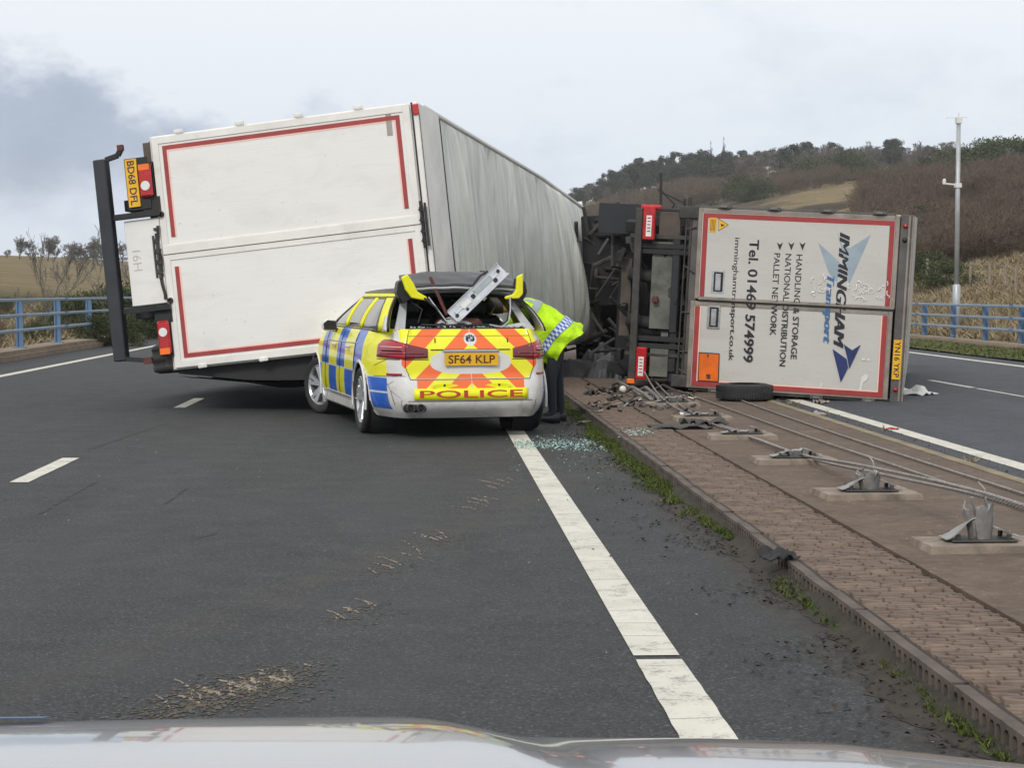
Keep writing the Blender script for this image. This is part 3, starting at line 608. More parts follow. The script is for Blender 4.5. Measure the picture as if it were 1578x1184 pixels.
# ------------------------------------------------------------------ parapets
def parapet(xb, ys, zb, hh, label, side):
    root = empty('parapet_fence', (xb, ys[0], zb)); tag(root, label, 'fence')
    b = MB(); b.box((0, 0, hh / 2), (0.16, 0.055, hh)); b.box((side * 0.05, 0, hh / 2), (0.03, 0.13, hh)); b.box((0, 0, 0.012), (0.28, 0.24, 0.024))
    for k in (0.36, 0.66, 0.97): b.box((-side * 0.09, 0, hh * k), (0.05, 0.09, 0.07))
    po = b.build('post', 'fblue', root)
    for y in ys[1:]:
        c = po.copy(); COL.objects.link(c); c.location = (0, y - ys[0], 0); c.parent = root
    for k in (0.36, 0.66, 0.97):
        b = MB(); b.bx((-side * 0.11 - 0.05, -1.3, hh * k - 0.035), (-side * 0.11 + 0.05, ys[-1] - ys[0] + 2, hh * k + 0.035)); b.build('rail', 'frail', root, bevel=0.012)
        s2 = MB(); s2.bx((-side * 0.11 - 0.058, 0, hh * k - 0.042), (-side * 0.11 + 0.058, 0.3, hh * k + 0.042)); s2 = s2.build('rail_sleeve', 'fblue', root)
        for i_, y in enumerate(ys[1::3]):
            c = s2 if i_ == 0 else s2.copy()
            if i_: COL.objects.link(c); c.parent = root
            c.location = (0, y - ys[0] + 0.25, 0)
parapet(-9.4, [29.0 + 4.2 * k for k in range(26)], 0.20, 1.14, 'blue steel parapet with three rails along the left edge of the road', -1)
parapet(15.55, [43.1 + 3.05 * k for k in range(32)], 0.10, 1.04, 'blue steel parapet with three rails in front of the dead grass bank on the right', 1)

# ------------------------------------------------------------------ trailers
def place(root, pos, yaw, pitch, roll, sc=1.0):
    root.matrix_world = Matrix.Translation(pos) @ Matrix.Rotation(yaw, 4, 'Z') @ Matrix.Rotation(pitch, 4, 'X') @ Matrix.Rotation(roll, 4, 'Y') @ Matrix.Scale(sc, 4)
def wheel(parent, c, r, wd, face, rimr, spokes=10, name='wheel', matrim='rim', style='car', steer=0):
    """face = -1: outer side looks to -x"""
    e = MB(); h = wd / 2
    prof = [(-h * 0.80, rimr), (-h * 0.95, rimr + (r - rimr) * 0.35), (-h, rimr + (r - rimr) * 0.65), (-h * 0.86, r * 0.975), (-h * 0.6, r), (-h * 0.58, r * 0.985), (-h * 0.2, r * 0.988), (-h * 0.18, r), (h * 0.18, r), (h * 0.2, r * 0.985), (h * 0.58, r * 0.985), (h * 0.6, r), (h * 0.86, r * 0.975), (h, rimr + (r - rimr) * 0.65), (h * 0.95, rimr + (r - rimr) * 0.35), (h * 0.8, rimr)]
    e.lathe(prof, 40)
    w_ = e.build(name, 'rubber', parent, smooth=True); w_.location = c; w_.rotation_euler = (0, 0, steer)
    f = face
    q = MB(); q.lathe([(f * h * 0.86, rimr * 1.02), (f * h * 0.9, rimr * 0.97), (f * h * 0.72, rimr * 0.9), (-f * h * 0.2, rimr * 0.86), (-f * h * 0.8, rimr)], 40)
    if style == 'car':
        q.lathe([(f * h * 0.62, 0.0), (f * h * 0.62, rimr * 0.13), (f * h * 0.5, rimr * 0.2)], 16)
        for k in range(5):
            a0 = 2 * PI * k / 5 + 0.3
            for dd in (-0.20, 0.20):
                a = a0 + dd
                p0 = (f * h * 0.52, math.cos(a0 + dd * 0.5) * rimr * 0.13, math.sin(a0 + dd * 0.5) * rimr * 0.13); p1 = (f * h * 0.80, math.cos(a) * rimr * 0.93, math.sin(a) * rimr * 0.93)
                q.beam(p0, p1, 0.03, 0.042)
        q.lathe([(f * h * -0.1, 0.0), (f * h * -0.1, rimr * 0.62)], 24, 1)
    else:
        q.lathe([(f * h * -0.1, 0.02), (f * h * -0.1, rimr * 0.6), (f * h * 0.3, rimr * 0.86)], 24); q.lathe([(f * h * 0.5, 0.0), (f * h * 0.5, rimr * 0.3), (f * h * -0.1, rimr * 0.36)], 16)
    q.build('rim', [matrim, 'black'], w_, smooth=False)
    return w_
def boxy(bounds): b = MB(); b.bx(*bounds); return b
def tape(root, x0, x1, z0, z1, open_side, y=-0.035, t=0.055):
    """U of reflective tape on one door; open towards the middle of the vehicle"""
    for part, tt, dy in (('tape_border', t + 0.018, 0), ('reflective_tape', t, -0.0025)):
        b = MB()
        o = (t + 0.018 - tt) * 0.0
        b.bx((x0, y - 0.002 + dy, z1 - tt), (x1, y + dy, z1)); b.bx((x0, y - 0.002 + dy, z0), (x1, y + dy, z0 + tt))
        xs = (x0, x0 + tt) if open_side > 0 else (x1 - tt, x1)
        b.bx((xs[0], y - 0.002 + dy, z0 + tt), (xs[1], y + dy, z1 - tt))
        b.build(part, 'tapeedge' if part == 'tape_border' else 'tape', root)
Wh = 1.275
# ---- first: long trailer with plain white doors
t1 = empty('curtain_trailer'); place(t1, (-3.3080, 22.5268, 1.9700), -0.2182, -0.0287, 1.4603, 1.15)
tag(t1, 'long white trailer on its side with plain rear doors, beside the police car', 'trailer')
H1, L1 = 2.961, 13.35
def roof_fn(u, v):
    y = 0.36 + (L1 - 0.36) * u; x = -Wh + 0.03 + (2 * Wh - 0.03) * v
    env = math.sin(PI * min(1, v * 1.02)) ** 0.35
    fold = 0
    if y < 8.75:
        for k, (yy, a, wd) in enumerate(folds1):
            c = yy + 0.34 * (v - 0.4) * (0.4 + 0.6 * math.sin(k * 2.3)); fold += a * math.exp(-((y - c) / wd) ** 2)
        fold += 0.02 * nz(y * 1.1, v * 1.5, 3)
        z = H1 - 0.012 + fold * env * min(1, max(0, y - 0.95) / 0.5) * 2.6
    else:
        t = (y - 8.75) / (L1 - 8.75)
        z = H1 + 0.07 * min(1, (y - 8.75) / 0.12) * env + 0.20 * math.sin(PI * min(1, t * 1.5)) * env * (0.4 + 0.6 * v) - 0.02 + 0.16 * t * v + 0.07 * math.sin(5.5 * (y - 8.75) - 2.2 * v) * env * min(1, t * 5) * (0.4 + v)
        x += 0.10 * t * (1 - v)
    return (x, y, z)
rr = random.Random(4); folds1 = []; yy = 0.9
while yy < 8.7:
    folds1.append((yy, rr.choice((0.025, 0.04, -0.02, 0.05)) * rr.uniform(0.6, 1.1), rr.uniform(0.05, 0.12))); yy += rr.uniform(0.2, 0.5)
b = MB(); b.grid(roof_fn, 300, 40); b.build('roof_skin', 'roofskin', t1, smooth=True, fix=False)
b = MB()
for dy in (0.0, 0.09, 0.15): b.grid(lambda u, v, dy=dy: (lambda p: (p[0], p[1], p[2] + 0.006))(roof_fn((10.4 - 0.36 + dy - 0.05 * v + u * 0.022) / (L1 - 0.36), v)), 1, 40)
b.build('roof_seam', 'frame1', t1)
b = MB(); b.beam((-Wh, 0.36, H1 - 0.05), (-Wh, 8.7, H1 - 0.05), 0.05, 0.13); b.beam((-Wh, 8.7, H1 - 0.05), (-Wh + 0.10, L1, H1 - 0.05), 0.05, 0.13); b.build('roof_rail', 'frame1', t1, bevel=0.012)
b = MB(); b.bx((Wh - 0.02, 0.36, H1 - 0.11), (Wh + 0.025, L1, H1 + 0.01)); b.build('roof_rail', 'frame1', t1, bevel=0.01)
b = MB(); b.bx((-Wh - 0.0, 0.30, -0.14), (-Wh + 0.05, L1, 0.0)); b.bx((Wh - 0.05, 0.30, -0.14), (Wh + 0.0, L1, 0.0)); b.build('side_rail', 'steel', t1)
b = MB(); b.bx((-Wh + 0.05, 0.05, -0.12), (Wh - 0.05, L1, -0.01)); b.build('load_floor', 'brownp', t1)
b = MB(); b.grid(lambda u, v: (-Wh + 0.02 * math.sin(u * 60) - 0.03 * math.sin(PI * v), 0.36 + (L1 - 0.36) * u, v * (H1 - 0.12)), 120, 8); b.build('side_curtain', 'frame1', t1, smooth=True, fix=False)
def sagc(u, v):
    y = 0.10 + (L1 - 0.1) * u; x = Wh - 0.02 + (0.06 + 0.26 * math.sin(PI * min(1, v * 0.8 + 0.1))) * (0.75 + 0.25 * math.sin(9 * u + 2 * v)) + 0.035 * nz(y * 2, v * 4, 1) * 2
    return (x, y, v * (H1 - 0.06))
b = MB(); b.grid(sagc, 140, 24); b.build('torn_side_curtain', 'curtain', t1, smooth=True, fix=False)
b = MB(); b.grid(lambda u, v: (Wh + sagc(0, v)[0] * u - Wh * u - 0.03, 0.10, v * (H1 - 0.06)), 2, 24); b.build('curtain_end', 'curtain', t1)
b = MB(); b.bx((-Wh, L1, -0.1), (Wh, L1 + 0.06, H1)); b.build('front_bulkhead', 'frame1', t1)
# rear frame and doors
b = MB(); b.bx((-Wh, 0.0, H1 - 0.10), (Wh, 0.36, H1 + 0.02)); b.bx((-Wh, 0.0, 0.0), (-Wh + 0.06, 0.36, H1 - 0.1)); b.bx((Wh - 0.06, 0.0, 0.0), (Wh, 0.36, H1 - 0.1)); b.bx((-Wh, 0.0, -0.02), (Wh, 0.3, 0.0))
b.build('rear_frame', 'frame1', t1, bevel=0.02)
b = MB(); b.grid(lambda u, v: (-Wh + 0.03 + 2 * (Wh - 0.03) * v, 0.01 + 1.0 * u, H1 + 0.030 + 0.022 * math.sin(PI * u) + 0.018 * nz(u * 3, v * 6, 2) * math.sin(PI * u)), 14, 40); b.build('rear_roof_seal', 'frame1', t1, smooth=True, fix=False)
b = MB(); b.bx((-Wh, -0.002, H1 - 0.055), (Wh, 0.004, H1 - 0.035)); b.bx((-Wh + 0.06, 1.015, H1 - 0.0), (Wh, 1.04, H1 + 0.038)); b.build('seal_strip', 'black', t1)
for sx, (xa, xb) in ((1, (-Wh + 0.02, -0.012)), (-1, (0.012, Wh - 0.02))):
    d = empty('door', parent=t1)
    bpy.data.objects.remove(d)
    b = MB(); b.bx((xa, -0.034, 0.015), (xb, 0.0, H1 - 0.065)); dr = b.build('door', 'white', t1, bevel=0.004)
    # raised outer frame of extrusions
    b = MB(); fw = 0.075; zA, zB = 0.015, H1 - 0.065
    b.bx((xa, -0.044, zA), (xb, -0.0345, zA + fw)); b.bx((xa, -0.044, zB - fw), (xb, -0.0345, zB)); b.bx((xa, -0.044, zA + fw), (xa + fw, -0.0345, zB - fw)); b.bx((xb - fw, -0.044, zA + fw), (xb, -0.0345, zB - fw))
    b.build('door_frame', 'frame1', dr, bevel=0.003)
    t_a, t_b = (xa + 0.10, -0.16) if sx > 0 else (0.16, xb - 0.10)
    tape(dr, t_a, t_b, 0.13, H1 - 0.18, sx, -0.0345, 0.046)
b = MB(); b.bx((-0.075, -0.052, 0.02), (0.02, -0.0445, H1 - 0.07)); b.build('meeting_strip', 'frame1', t1, bevel=0.003)
b = MB(); b.bx((0.0205, -0.047, 0.02), (0.026, -0.0445, H1 - 0.07)); b.build('door_gap', 'grime', t1)
for z in (0.33, 1.02, 1.68, 2.34):
    for sg in (-1, 1):
        b = MB(); b.bx((sg * Wh - 0.035, -0.052, z - 0.05), (sg * Wh + 0.004, -0.02, z + 0.05)); b.tube([(sg * (Wh + 0.008), -0.045, z - 0.04), (sg * (Wh + 0.003), -0.045, z + 0.04)], 0.007, 8); b.bx((sg * Wh - 0.03, -0.06, z - 0.03), (sg * Wh + 0.006, -0.05, z + 0.03)); b.build('hinge', 'frame1', t1, bevel=0.004)
for x in (-0.42, 0.52):
    b = MB(); b.lathe([(0, 0.0), (-0.02, 0.012), (-0.03, 0.028), (0, 0.034)], 12, axis='y', c=(x, -0.045, 0.045)); b.build('rubber_buffer', 'black', t1, smooth=True)
def lockgear(z, sgn, mat='grime'):
    b = MB()
    for x in (-0.13, -0.02, 0.1, 0.2): b.bx((x - 0.03, -0.075, z - 0.022), (x + 0.025, -0.04, z + 0.022)); b.tube([(x, -0.08, z - 0.03), (x + 0.02, -0.085, z + 0.03)], 0.009, 6)
    b.tube([(-0.22, -0.07, z), (0.28, -0.07, z)], 0.016, 8); b.bx((-0.2, -0.062, z + 0.03 * sgn), (0.26, -0.045, z + 0.055 * sgn))
    b.build('lock_gear', mat, t1, bevel=0.004)
lockgear(H1 - 0.045, 1, 'black'); lockgear(-0.03, -1)
b = MB(); b.bx((-1.19, -0.0385, H1 - 0.33), (-0.95, -0.0365, H1 - 0.27)); b.build('small_label', 'frame2', t1)
b = MB(); b.bx((-1.25, -0.025, H1 - 0.035), (-1.14, 0.0, H1 + 0.03)); b.build('top_marker_lamp', 'redb', t1, bevel=0.006)
# tail lift panel, underride bar, plate, lights
b = MB(); b.bx((-0.39, -0.05, -0.49), (0.54, -0.02, -0.09)); tl = b.build('tail_panel', 'white', t1, bevel=0.006)
b = MB()
for z in (-0.105, -0.12): b.tube([(x, -0.062 + 0.006 * math.sin(x * 30), z + 0.012 * math.sin(x * 17)) for x in np.linspace(-0.3, 0.5, 20)], 0.011, 5)
for x in (-0.28, -0.2, -0.05, 0.17, 0.22, 0.42): b.bx((x, -0.07, -0.135 - 0.02 * math.sin(x * 40)), (x + 0.028, -0.045, -0.095))
b.build('chain_gear', 'grime', t1)
b = MB(); b.bx((-1.08, -0.16, -0.78), (1.12, -0.02, -0.64)); ub = b.build('underride_bar', 'bar', t1, bevel=0.012)
for x in (-0.44, 0.585): b = MB(); b.bx((x - 0.03, -0.10, -0.66), (x + 0.03, -0.03, -0.1)); b.build('bar_bracket', 'black', t1)
b = MB(); b.beam((-1.07, -0.12, -0.64), (-1.10, -0.12, -0.50), 0.05, 0.05); b.beam((-1.10, -0.12, -0.50), (-1.16, -0.12, -0.46), 0.05, 0.05); b.build('marker_arm', 'rubber', t1); b = MB(); b.bx((-1.21, -0.15, -0.49), (-1.15, -0.09, -0.43)); b.build('marker_lamp', 'rust', t1)
b = MB(); b.beam((1.10, -0.12, -0.66), (1.14, -0.12, -0.42), 0.05, 0.05); b.build('marker_arm', 'rubber', t1); b = MB(); b.bx((1.11, -0.15, -0.44), (1.18, -0.09, -0.35)); b.build('marker_lamp', 'rust', t1)
b = MB(); b.bx((-1.05, -0.085, -0.445), (-0.53, -0.065, -0.315)); npl = b.build('number_plate', 'yplate', t1)
text('BD68 DFL', npl, 'ink', (-1.03, -0.0852, -0.418), (1, 0, 0), (0, 0, 1), 0.48, 0.078, 0.012)
b = MB(); b.bx((-1.06, -0.064, -0.46), (-0.5, -0.05, -0.20)); b.build('plate_bracket', 'steel', t1)
def lamp1(x0, x1, z0, z1, flip):
    b = MB(); b.bx((x0 - 0.02, -0.06, z0 - 0.01), (x1 + 0.02, 0.0, z1 + 0.01)); h = b.build('lamp_housing', 'black', t1)
    o = MB(); o.bx((x0, -0.11, z0), (x1, -0.06, z1)); o = o.build('tail_lamp', 'redb', t1, bevel=0.02)
    wq = x1 - x0; am = (x0, x0 + wq * 0.2) if not flip else (x1 - wq * 0.2, x1)
    b = MB(); b.bx((am[0] + 0.004, -0.114, z0 + 0.012), (am[1] - 0.004, -0.1, z1 - 0.012)); b.build('indicator', 'amber', o)
    cx = x0 + wq * (0.66 if not flip else 0.34); b = MB(); b.lathe([(-0.114, 0), (-0.114, (z1 - z0) * 0.36), (-0.10, (z1 - z0) * 0.36)], 12, axis='y', c=(cx, 0, (z0 + z1) / 2)); b.build('reverse_lamp', 'lensw', o)
    return o
lamp1(-0.98, -0.62, -0.30, -0.155, False); lamp1(0.73, 1.10, -0.27, -0.135, True)
for x_ in (-0.62, 0.555): b = MB(); b.bx((x_, -0.05, -0.3), (x_ + 0.195, 0.0, -0.1)); b.build('lamp_bracket', 'steel', t1)
text('16H', tl, plain('faded_marker', (0.5, 0.48, 0.45), 0.6), (-0.06, -0.0505, -0.43), (1, 0, 0), (0, 0, 1), 0.22, 0.10, -0.012)
for o_ in list(t1.children):
    n_ = o_.name.split('.')[0]
    if n_ in ('tail_panel', 'underride_bar', 'bar_bracket', 'marker_arm', 'marker_lamp', 'number_plate', 'plate_bracket', 'lamp_housing', 'tail_lamp', 'lamp_bracket', 'chain_gear'): o_.location.z = 0.10 if n_ in ('tail_panel', 'chain_gear') else 0.15
# chassis and three axles
for x in (-0.6, 0.6): b = MB(); b.bx((x - 0.06, 0.3, -0.50), (x + 0.06, L1 - 1.0, -0.14)); b.build('chassis_rail', 'steel', t1)
b = MB()
for y in np.arange(0.6, L1 - 1, 1.0): b.bx((-0.54, y, -0.32), (0.54, y + 0.1, -0.16))
b.build('cross_members', 'steel', t1)
for y in (2.6, 3.9, 5.2):
    b = MB(); b.tube([(-1.0, y, -0.72), (1.0, y, -0.72)], 0.065, 10); b.build('axle', 'steel', t1)
    for sg in (-1, 1): wheel(t1, (sg * 1.06, y, -0.72), 0.5, 0.36, sg, 0.29, style='truck', matrim='grime')

# ---- second: lorry lying on its side with printed rear doors
t2 = empty('overturned_lorry'); place(t2, (3.731, 24.6912, 1.4017), -0.275, 0.0353, 1.6221)
tag(t2, 'box lorry lying on its side on the reservation, printed rear doors facing the camera', 'lorry')
H2, L2 = 2.8704, 9.0
b = MB(); b.bx((-Wh + 0.003, 0.12, 0.0), (-Wh + 0.03, L2, H2 - 0.02)); b.build('side_wall', 'white2', t2)
b = MB(); b.bx((Wh - 0.03, 0.12, 0.0), (Wh - 0.003, L2, H2 - 0.02)); b.build('side_wall', 'white2', t2)
b = MB(); b.bx((-Wh, 0.12, H2 - 0.02), (Wh, L2, H2)); b.build('roof', 'white2', t2); b = MB(); b.bx((-Wh + 0.03, L2 - 0.05, 0.0), (Wh - 0.03, L2, H2 - 0.02)); b.build('front_wall', 'white2', t2)
b = MB(); b.bx((-Wh + 0.03, 0.12, -0.12), (Wh - 0.03, L2, 0.0)); b.build('load_floor', 'brownp', t2)
# rear portal: header on the roof side is deep and dark
b = MB(); b.bx((-Wh, -0.03, H2 - 0.168), (Wh, 0.12, H2 + 0.01)); hd = b.build('rear_header', 'frame2d', t2, bevel=0.008)
b = MB(); b.bx((-Wh + 0.02, -0.042, H2 - 0.06), (Wh - 0.02, -0.0305, H2 - 0.035)); b.bx((-Wh + 0.02, -0.05, H2 - 0.01), (Wh, -0.0305, H2 + 0.008)); b.build('header_lip', 'frame2', hd)
b = MB(); b.bx((-Wh - 0.01, -0.02, -0.06), (-Wh + 0.045, 0.12, H2 - 0.235)); b.bx((Wh - 0.045, -0.02, -0.06), (Wh + 0.01, 0.12, H2 - 0.235)); b.bx((-Wh + 0.045, -0.02, -0.14), (Wh - 0.045, 0.14, 0.0)); b.build('rear_frame', 'frame2d', t2, bevel=0.006)
doorz1 = H2 - 0.175
drs = []
for sx, xa, xb, z0 in ((1, -Wh + 0.025, 0.0, -0.03), (-1, 0.035, Wh - 0.03, -0.08)):
    dz1 = doorz1 - (0 if sx > 0 else 0.02); dy = -0.035 if sx > 0 else 0
    b = MB(); b.bx((xa + 0.06, -0.055 + dy * 0.3, z0 + 0.06), (xb - 0.03, -0.02, dz1 - 0.06)); d = b.build('door', 'white2', t2); drs.append(d)
    b = MB(); y0 = -0.0625; y1_ = -0.0205
    b.bx((xa, y0, z0), (xb, y1_, z0 + 0.06)); b.bx((xa, y0, dz1 - 0.06), (xb, y1_, dz1)); b.bx((xa, y0, z0 + 0.06), (xa + 0.06, y1_, dz1 - 0.06)); b.bx((xb - 0.03, y0, z0 + 0.06), (xb, y1_, dz1 - 0.06))
    b.build('door_frame', 'frame2', d, bevel=0.006)
    tape(d, xa + 0.065, xb - 0.03, z0 + 0.07, dz1 - 0.065, sx, -0.0625, 0.068)
b = MB(); b.bx((-0.10, -0.0645, 0.03), (0.008, -0.0560, doorz1 - 0.01)); b.build('meeting_bar', 'frame2', t2)
b = MB(); b.bx((0.009, -0.072, 0.03), (0.034, -0.03, doorz1 - 0.01)); b.build('door_gap', 'black', t2)
b = MB(); b.bx((-0.012, -0.078, 0.03), (0.008, -0.066, doorz1 - 0.01)); b.build('bar_lip', 'frame2', t2)
for z in (0.32, 1.0, 1.72, 2.42):
    for sg in (-1, 1): b = MB(); b.bx((sg * Wh - 0.03, -0.09, z - 0.09), (sg * Wh + 0.02, -0.03, z + 0.09)); b.tube([(sg * (Wh + 0.0), -0.095, z - 0.05), (sg * (Wh + 0.0), -0.095, z + 0.05)], 0.022, 8); b.build('hinge', 'frame2d', t2, bevel=0.005)
YF = -0.0665          # print plane, upper (left) door
YG = -0.0667
def uv2(cx, cy):
    """measured on the enlarged doors: returns (u across = local x, v up = local z)"""
    left = 90 - 0.05 * (cy - 40); v = (cx - left) / (1330 - 90) * H2 ; u = (cy - 30 - 0.045 * (cx - 90)) / 1070 * (2 * Wh) - Wh
    return u, v
def t2text(s, y0, y1, x0, height, mat, bold, shear=0.0):
    ua, va = uv2(x0, y0); ub, vb = uv2(x0, y1)
    return ua, ub, va
for s, ya, yb, cx, hh, mat, bold, sh in (('Tel. 01469 574999', 222, 932, 378, 0.125, 'ink', 0.025, 0), ('imminghamtransport.co.uk', 210, 925, 291, 0.066, 'ink', 0.012, 0), ('HANDLING & STORAGE', 308, 910, 655, 0.080, 'ink', 0.012, 0), ('NATIONAL DISTRIBUTION', 304, 952, 590, 0.080, 'ink', 0.012, 0), ('PALLET NETWORK', 300, 775, 528, 0.080, 'ink', 0.012, 0), ('IMMINGHAM', 185, 835, 905, 0.135, 'ink', 0.0, 0.3), ('Transport', 425, 812, 840, 0.10, 'inkb', 0.0, 0.25)):
    ua, _ = uv2(cx, ya); ub, _ = uv2(cx, yb); _, va = uv2(cx - 28 * 0 + (-14), (ya + yb) / 2)
    text(s, t2, mat, (ua, YF, va), (1, 0, 0), (0, 0, 1), ub - ua, hh, bold, sh, depth=0.0, rep_=0.009 if sh else 0)
# bullets and logo
def poly2(pts, mat, name, y=YF - 0.001):
    b = MB(); pp = [uv2(*p) for p in pts]; b.prism(pp, lambda a, c, d: (a, y - d, c), 0.0015); return b.build(name, mat, t2)
for cx in (690, 625, 558): poly2([(cx - 18, 238), (cx, 252), (cx + 18, 238), (cx, 285)], 'ink', 'bullet')
poly2([(780, 240), (905, 350), (905, 400), (893, 470), (845, 415)], 'inkl', 'logo_arrow', YF + 0.001); poly2([(1085, 195), (963, 272), (925, 262), (890, 186), (945, 370), (962, 480)], 'inkl', 'logo_arrow', YF + 0.001)
poly2([(870, 848), (953, 905), (962, 955), (920, 1040)], 'inkn', 'logo_arrow'); poly2([(935, 820), (985, 855), (1033, 822), (968, 962), (958, 905)], 'inkn', 'logo_arrow')
poly2([(196, 105), (250, 138), (196, 170)], 'yplate', 'warning_triangle', YG); poly2([(194, 100), (256, 138), (194, 175)], 'ink', 'warning_border', YG + 0.0012); poly2([(208, 130), (228, 138), (214, 142), (236, 138), (212, 148)], 'ink', 'warning_sign', YG - 0.003)
poly2([(142, 95), (186, 97), (178, 182), (136, 178)], 'yplate', 'yellow_sticker', YG - 0.002)
b2 = MB()
for k in range(4):
    pp = [uv2(*p) for p in ((150 + k * 8, 105), (153 + k * 8, 105), (149 + k * 8, 172), (146 + k * 8, 172))]; b2.prism(pp, lambda a, c, d: (a, YG - 0.006 - d, c), 0.001)
b2.build('sticker_print', 'inkbrown', t2)
poly2([(80, 876), (205, 882), (200, 1052), (74, 1046)], 'ink', 'hazard_plate_border', YG - 0.003); 
hp = poly2([(85, 882), (200, 888), (195, 1045), (80, 1040)], 'orange', 'hazard_plate', YG - 0.006)
poly2([(125, 1005), (150, 1005), (152, 1030), (140, 1034), (128, 1030)], 'rust', 'plate_bolt', YG - 0.009); poly2([(130, 890), (142, 890), (136, 915)], 'rust', 'plate_bolt', YG - 0.009)
# latch handles
for cy0, cy1, cx0, cx1 in ((398, 535, 158, 228), (602, 740, 134, 202)):
    u0, v0 = uv2(cx0, cy0); u1, v1 = uv2(cx1, cy1); cu, cv = (u0 + u1) / 2, (v0 + v1) / 2
    b = MB(); b.bx((u0, YF - 0.004, v0), (u1, YF + 0.001, v1)); h = b.build('latch_recess', 'alu', t2, bevel=0.003)
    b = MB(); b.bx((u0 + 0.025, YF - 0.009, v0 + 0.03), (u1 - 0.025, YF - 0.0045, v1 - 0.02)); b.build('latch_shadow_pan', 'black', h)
    b = MB(); b.bx((u0 + 0.05, YF - 0.03, cv - 0.035), (u1 - 0.04, YF - 0.0095, cv + 0.04)); b.build('latch_handle', 'alu', h, bevel=0.006)
# torn patches of film on the doors
for pts in ([(790, 1080), (805, 1040), (820, 1050), (800, 1082)], [(1022, 1095), (1040, 1010), (1060, 990), (1082, 998), (1072, 1025), (1050, 1040), (1040, 1100)], [(1040, 900), (1058, 898), (1060, 912), (1042, 912)], [(1068, 904), (1088, 900), (1086, 916), (1070, 914)]): poly2(pts, 'whitep', 'torn_film', YF + 0.004)
rr = random.Random(12); wr = MB()
for k in range(46):
    c0 = (rr.uniform(960, 1200), rr.uniform(470, 575)) if k > 14 else (rr.uniform(750, 860), rr.uniform(420, 560))
    a0 = rr.random() * 6; r0 = rr.uniform(6, 20); pts = []
    for j in range(7):
        q = a0 + j * 0.5; pts.append((c0[0] + math.cos(q) * r0 * 0.7 + rr.uniform(-2, 2), c0[1] + math.sin(q) * r0))
    pp = [uv2(*p) for p in pts]
    wr.tube([(u_, YF - 0.003, v_) for u_, v_ in pp], [0.0015] + [rr.uniform(0.004, 0.009)] * 5 + [0.0015], 6)
stuff(wr.build('wrinkled_film', plain('shiny_film', (0.7, 0.7, 0.68), 0.12, 0, 0.05, 5, 0, coat=0.8), t2, smooth=True))
b = MB(); b.bx((0.42, -0.052, H2 - 0.158), (0.96, -0.043, H2 - 0.045)); n2p = b.build('number_plate', 'yplate', t2)
text('YN16 YKP', n2p, 'ink', (0.44, -0.0525, H2 - 0.137), (1, 0, 0), (0, 0, 1), 0.49, 0.072, 0.012)
for x, m_n in ((-1.12, 'red'), (1.1, 'red'), (-0.93, 'black')):
    b = MB(); b.lathe([(-0.06, 0), (-0.055, 0.025), (-0.03, 0.035)], 12, axis='y', c=(x, 0, H2 - 0.10)); b.build('marker_lamp', m_n, t2, smooth=True)
# underside seen from behind
def part2(name, a, c, mat, bev=0.006): b = MB(); b.bx(a, c); return b.build(name, mat, t2, bevel=bev)
ub = part2('underride_bar', (-1.22, -0.10, -0.90), (1.22, -0.02, -0.80), 'grime', 0.008)
part2('lower_brown_bar', (-0.5, 0.25, -1.12), (0.6, 0.33, -0.97), 'brownp'); part2('rear_crossbeam', (-1.0, 0.02, -0.36), (1.05, 0.12, -0.26), 'steel')
part2('folded_tail_plate', (-0.76, 0.04, -0.66), (0.46, 0.07, -0.37), 'plate_g'); part2('tail_plate_edge', (-0.80, 0.0, -0.37), (0.5, 0.05, -0.27), 'flap')
part2('wing_panel', (-1.18, 0.0, -0.58), (-0.84, 0.05, -0.28), 'brownp'); part2('wing_panel', (0.72, 0.0, -0.62), (1.13, 0.05, -0.36), 'plate_g')
part2('wing_panel', (0.72, 0.06, -0.36), (1.2, 0.1, -0.08), 'flap')
part2('mudflap', (-1.27, 0.45, -1.52), (-0.84, 0.49, -0.92), 'flap'); part2('mudflap', (-1.27, 0.46, -0.90), (-0.9, 0.5, -0.62), 'steel')
part2('mudflap_clip', (-1.0, 0.40, -1.08), (-0.86, 0.445, -0.93), 'grime')
for x in (-0.70, -0.62, 0.60, 0.70): part2('chassis_rail', (x - 0.035, -0.02 + abs(x) * 0.02, -0.95), (x + 0.035, L2, -0.14), 'steel')
part2('tail_lift_ram', (-0.86, 0.0, -0.98), (-0.80, 0.5, -0.15), 'grime'); part2('tail_lift_ram', (0.80, 0.0, -0.98), (0.85, 0.5, -0.15), 'grime')
b = MB()
for x in (-0.95, -0.45, 0.2, 0.75, 1.0): b.tube([(x, -0.03, -0.2), (x + rnd.uniform(-.1, .1), -0.05, -0.05)], 0.012, 6)
b.tube([(-1.1, -0.03, -0.13), (1.15, -0.03, -0.15)], 0.017, 8); b.tube([(-1.1, -0.04, -0.19), (1.15, -0.03, -0.22)], 0.012, 8); b.build('air_pipes', 'grime', t2)
for x_ in (-1.27, 1.08): b = MB(); b.bx((x_, -0.06, -0.30), (x_ + 0.17, 0.05, -0.03)); b.build('corner_bracket', 'grime', t2, bevel=0.01)
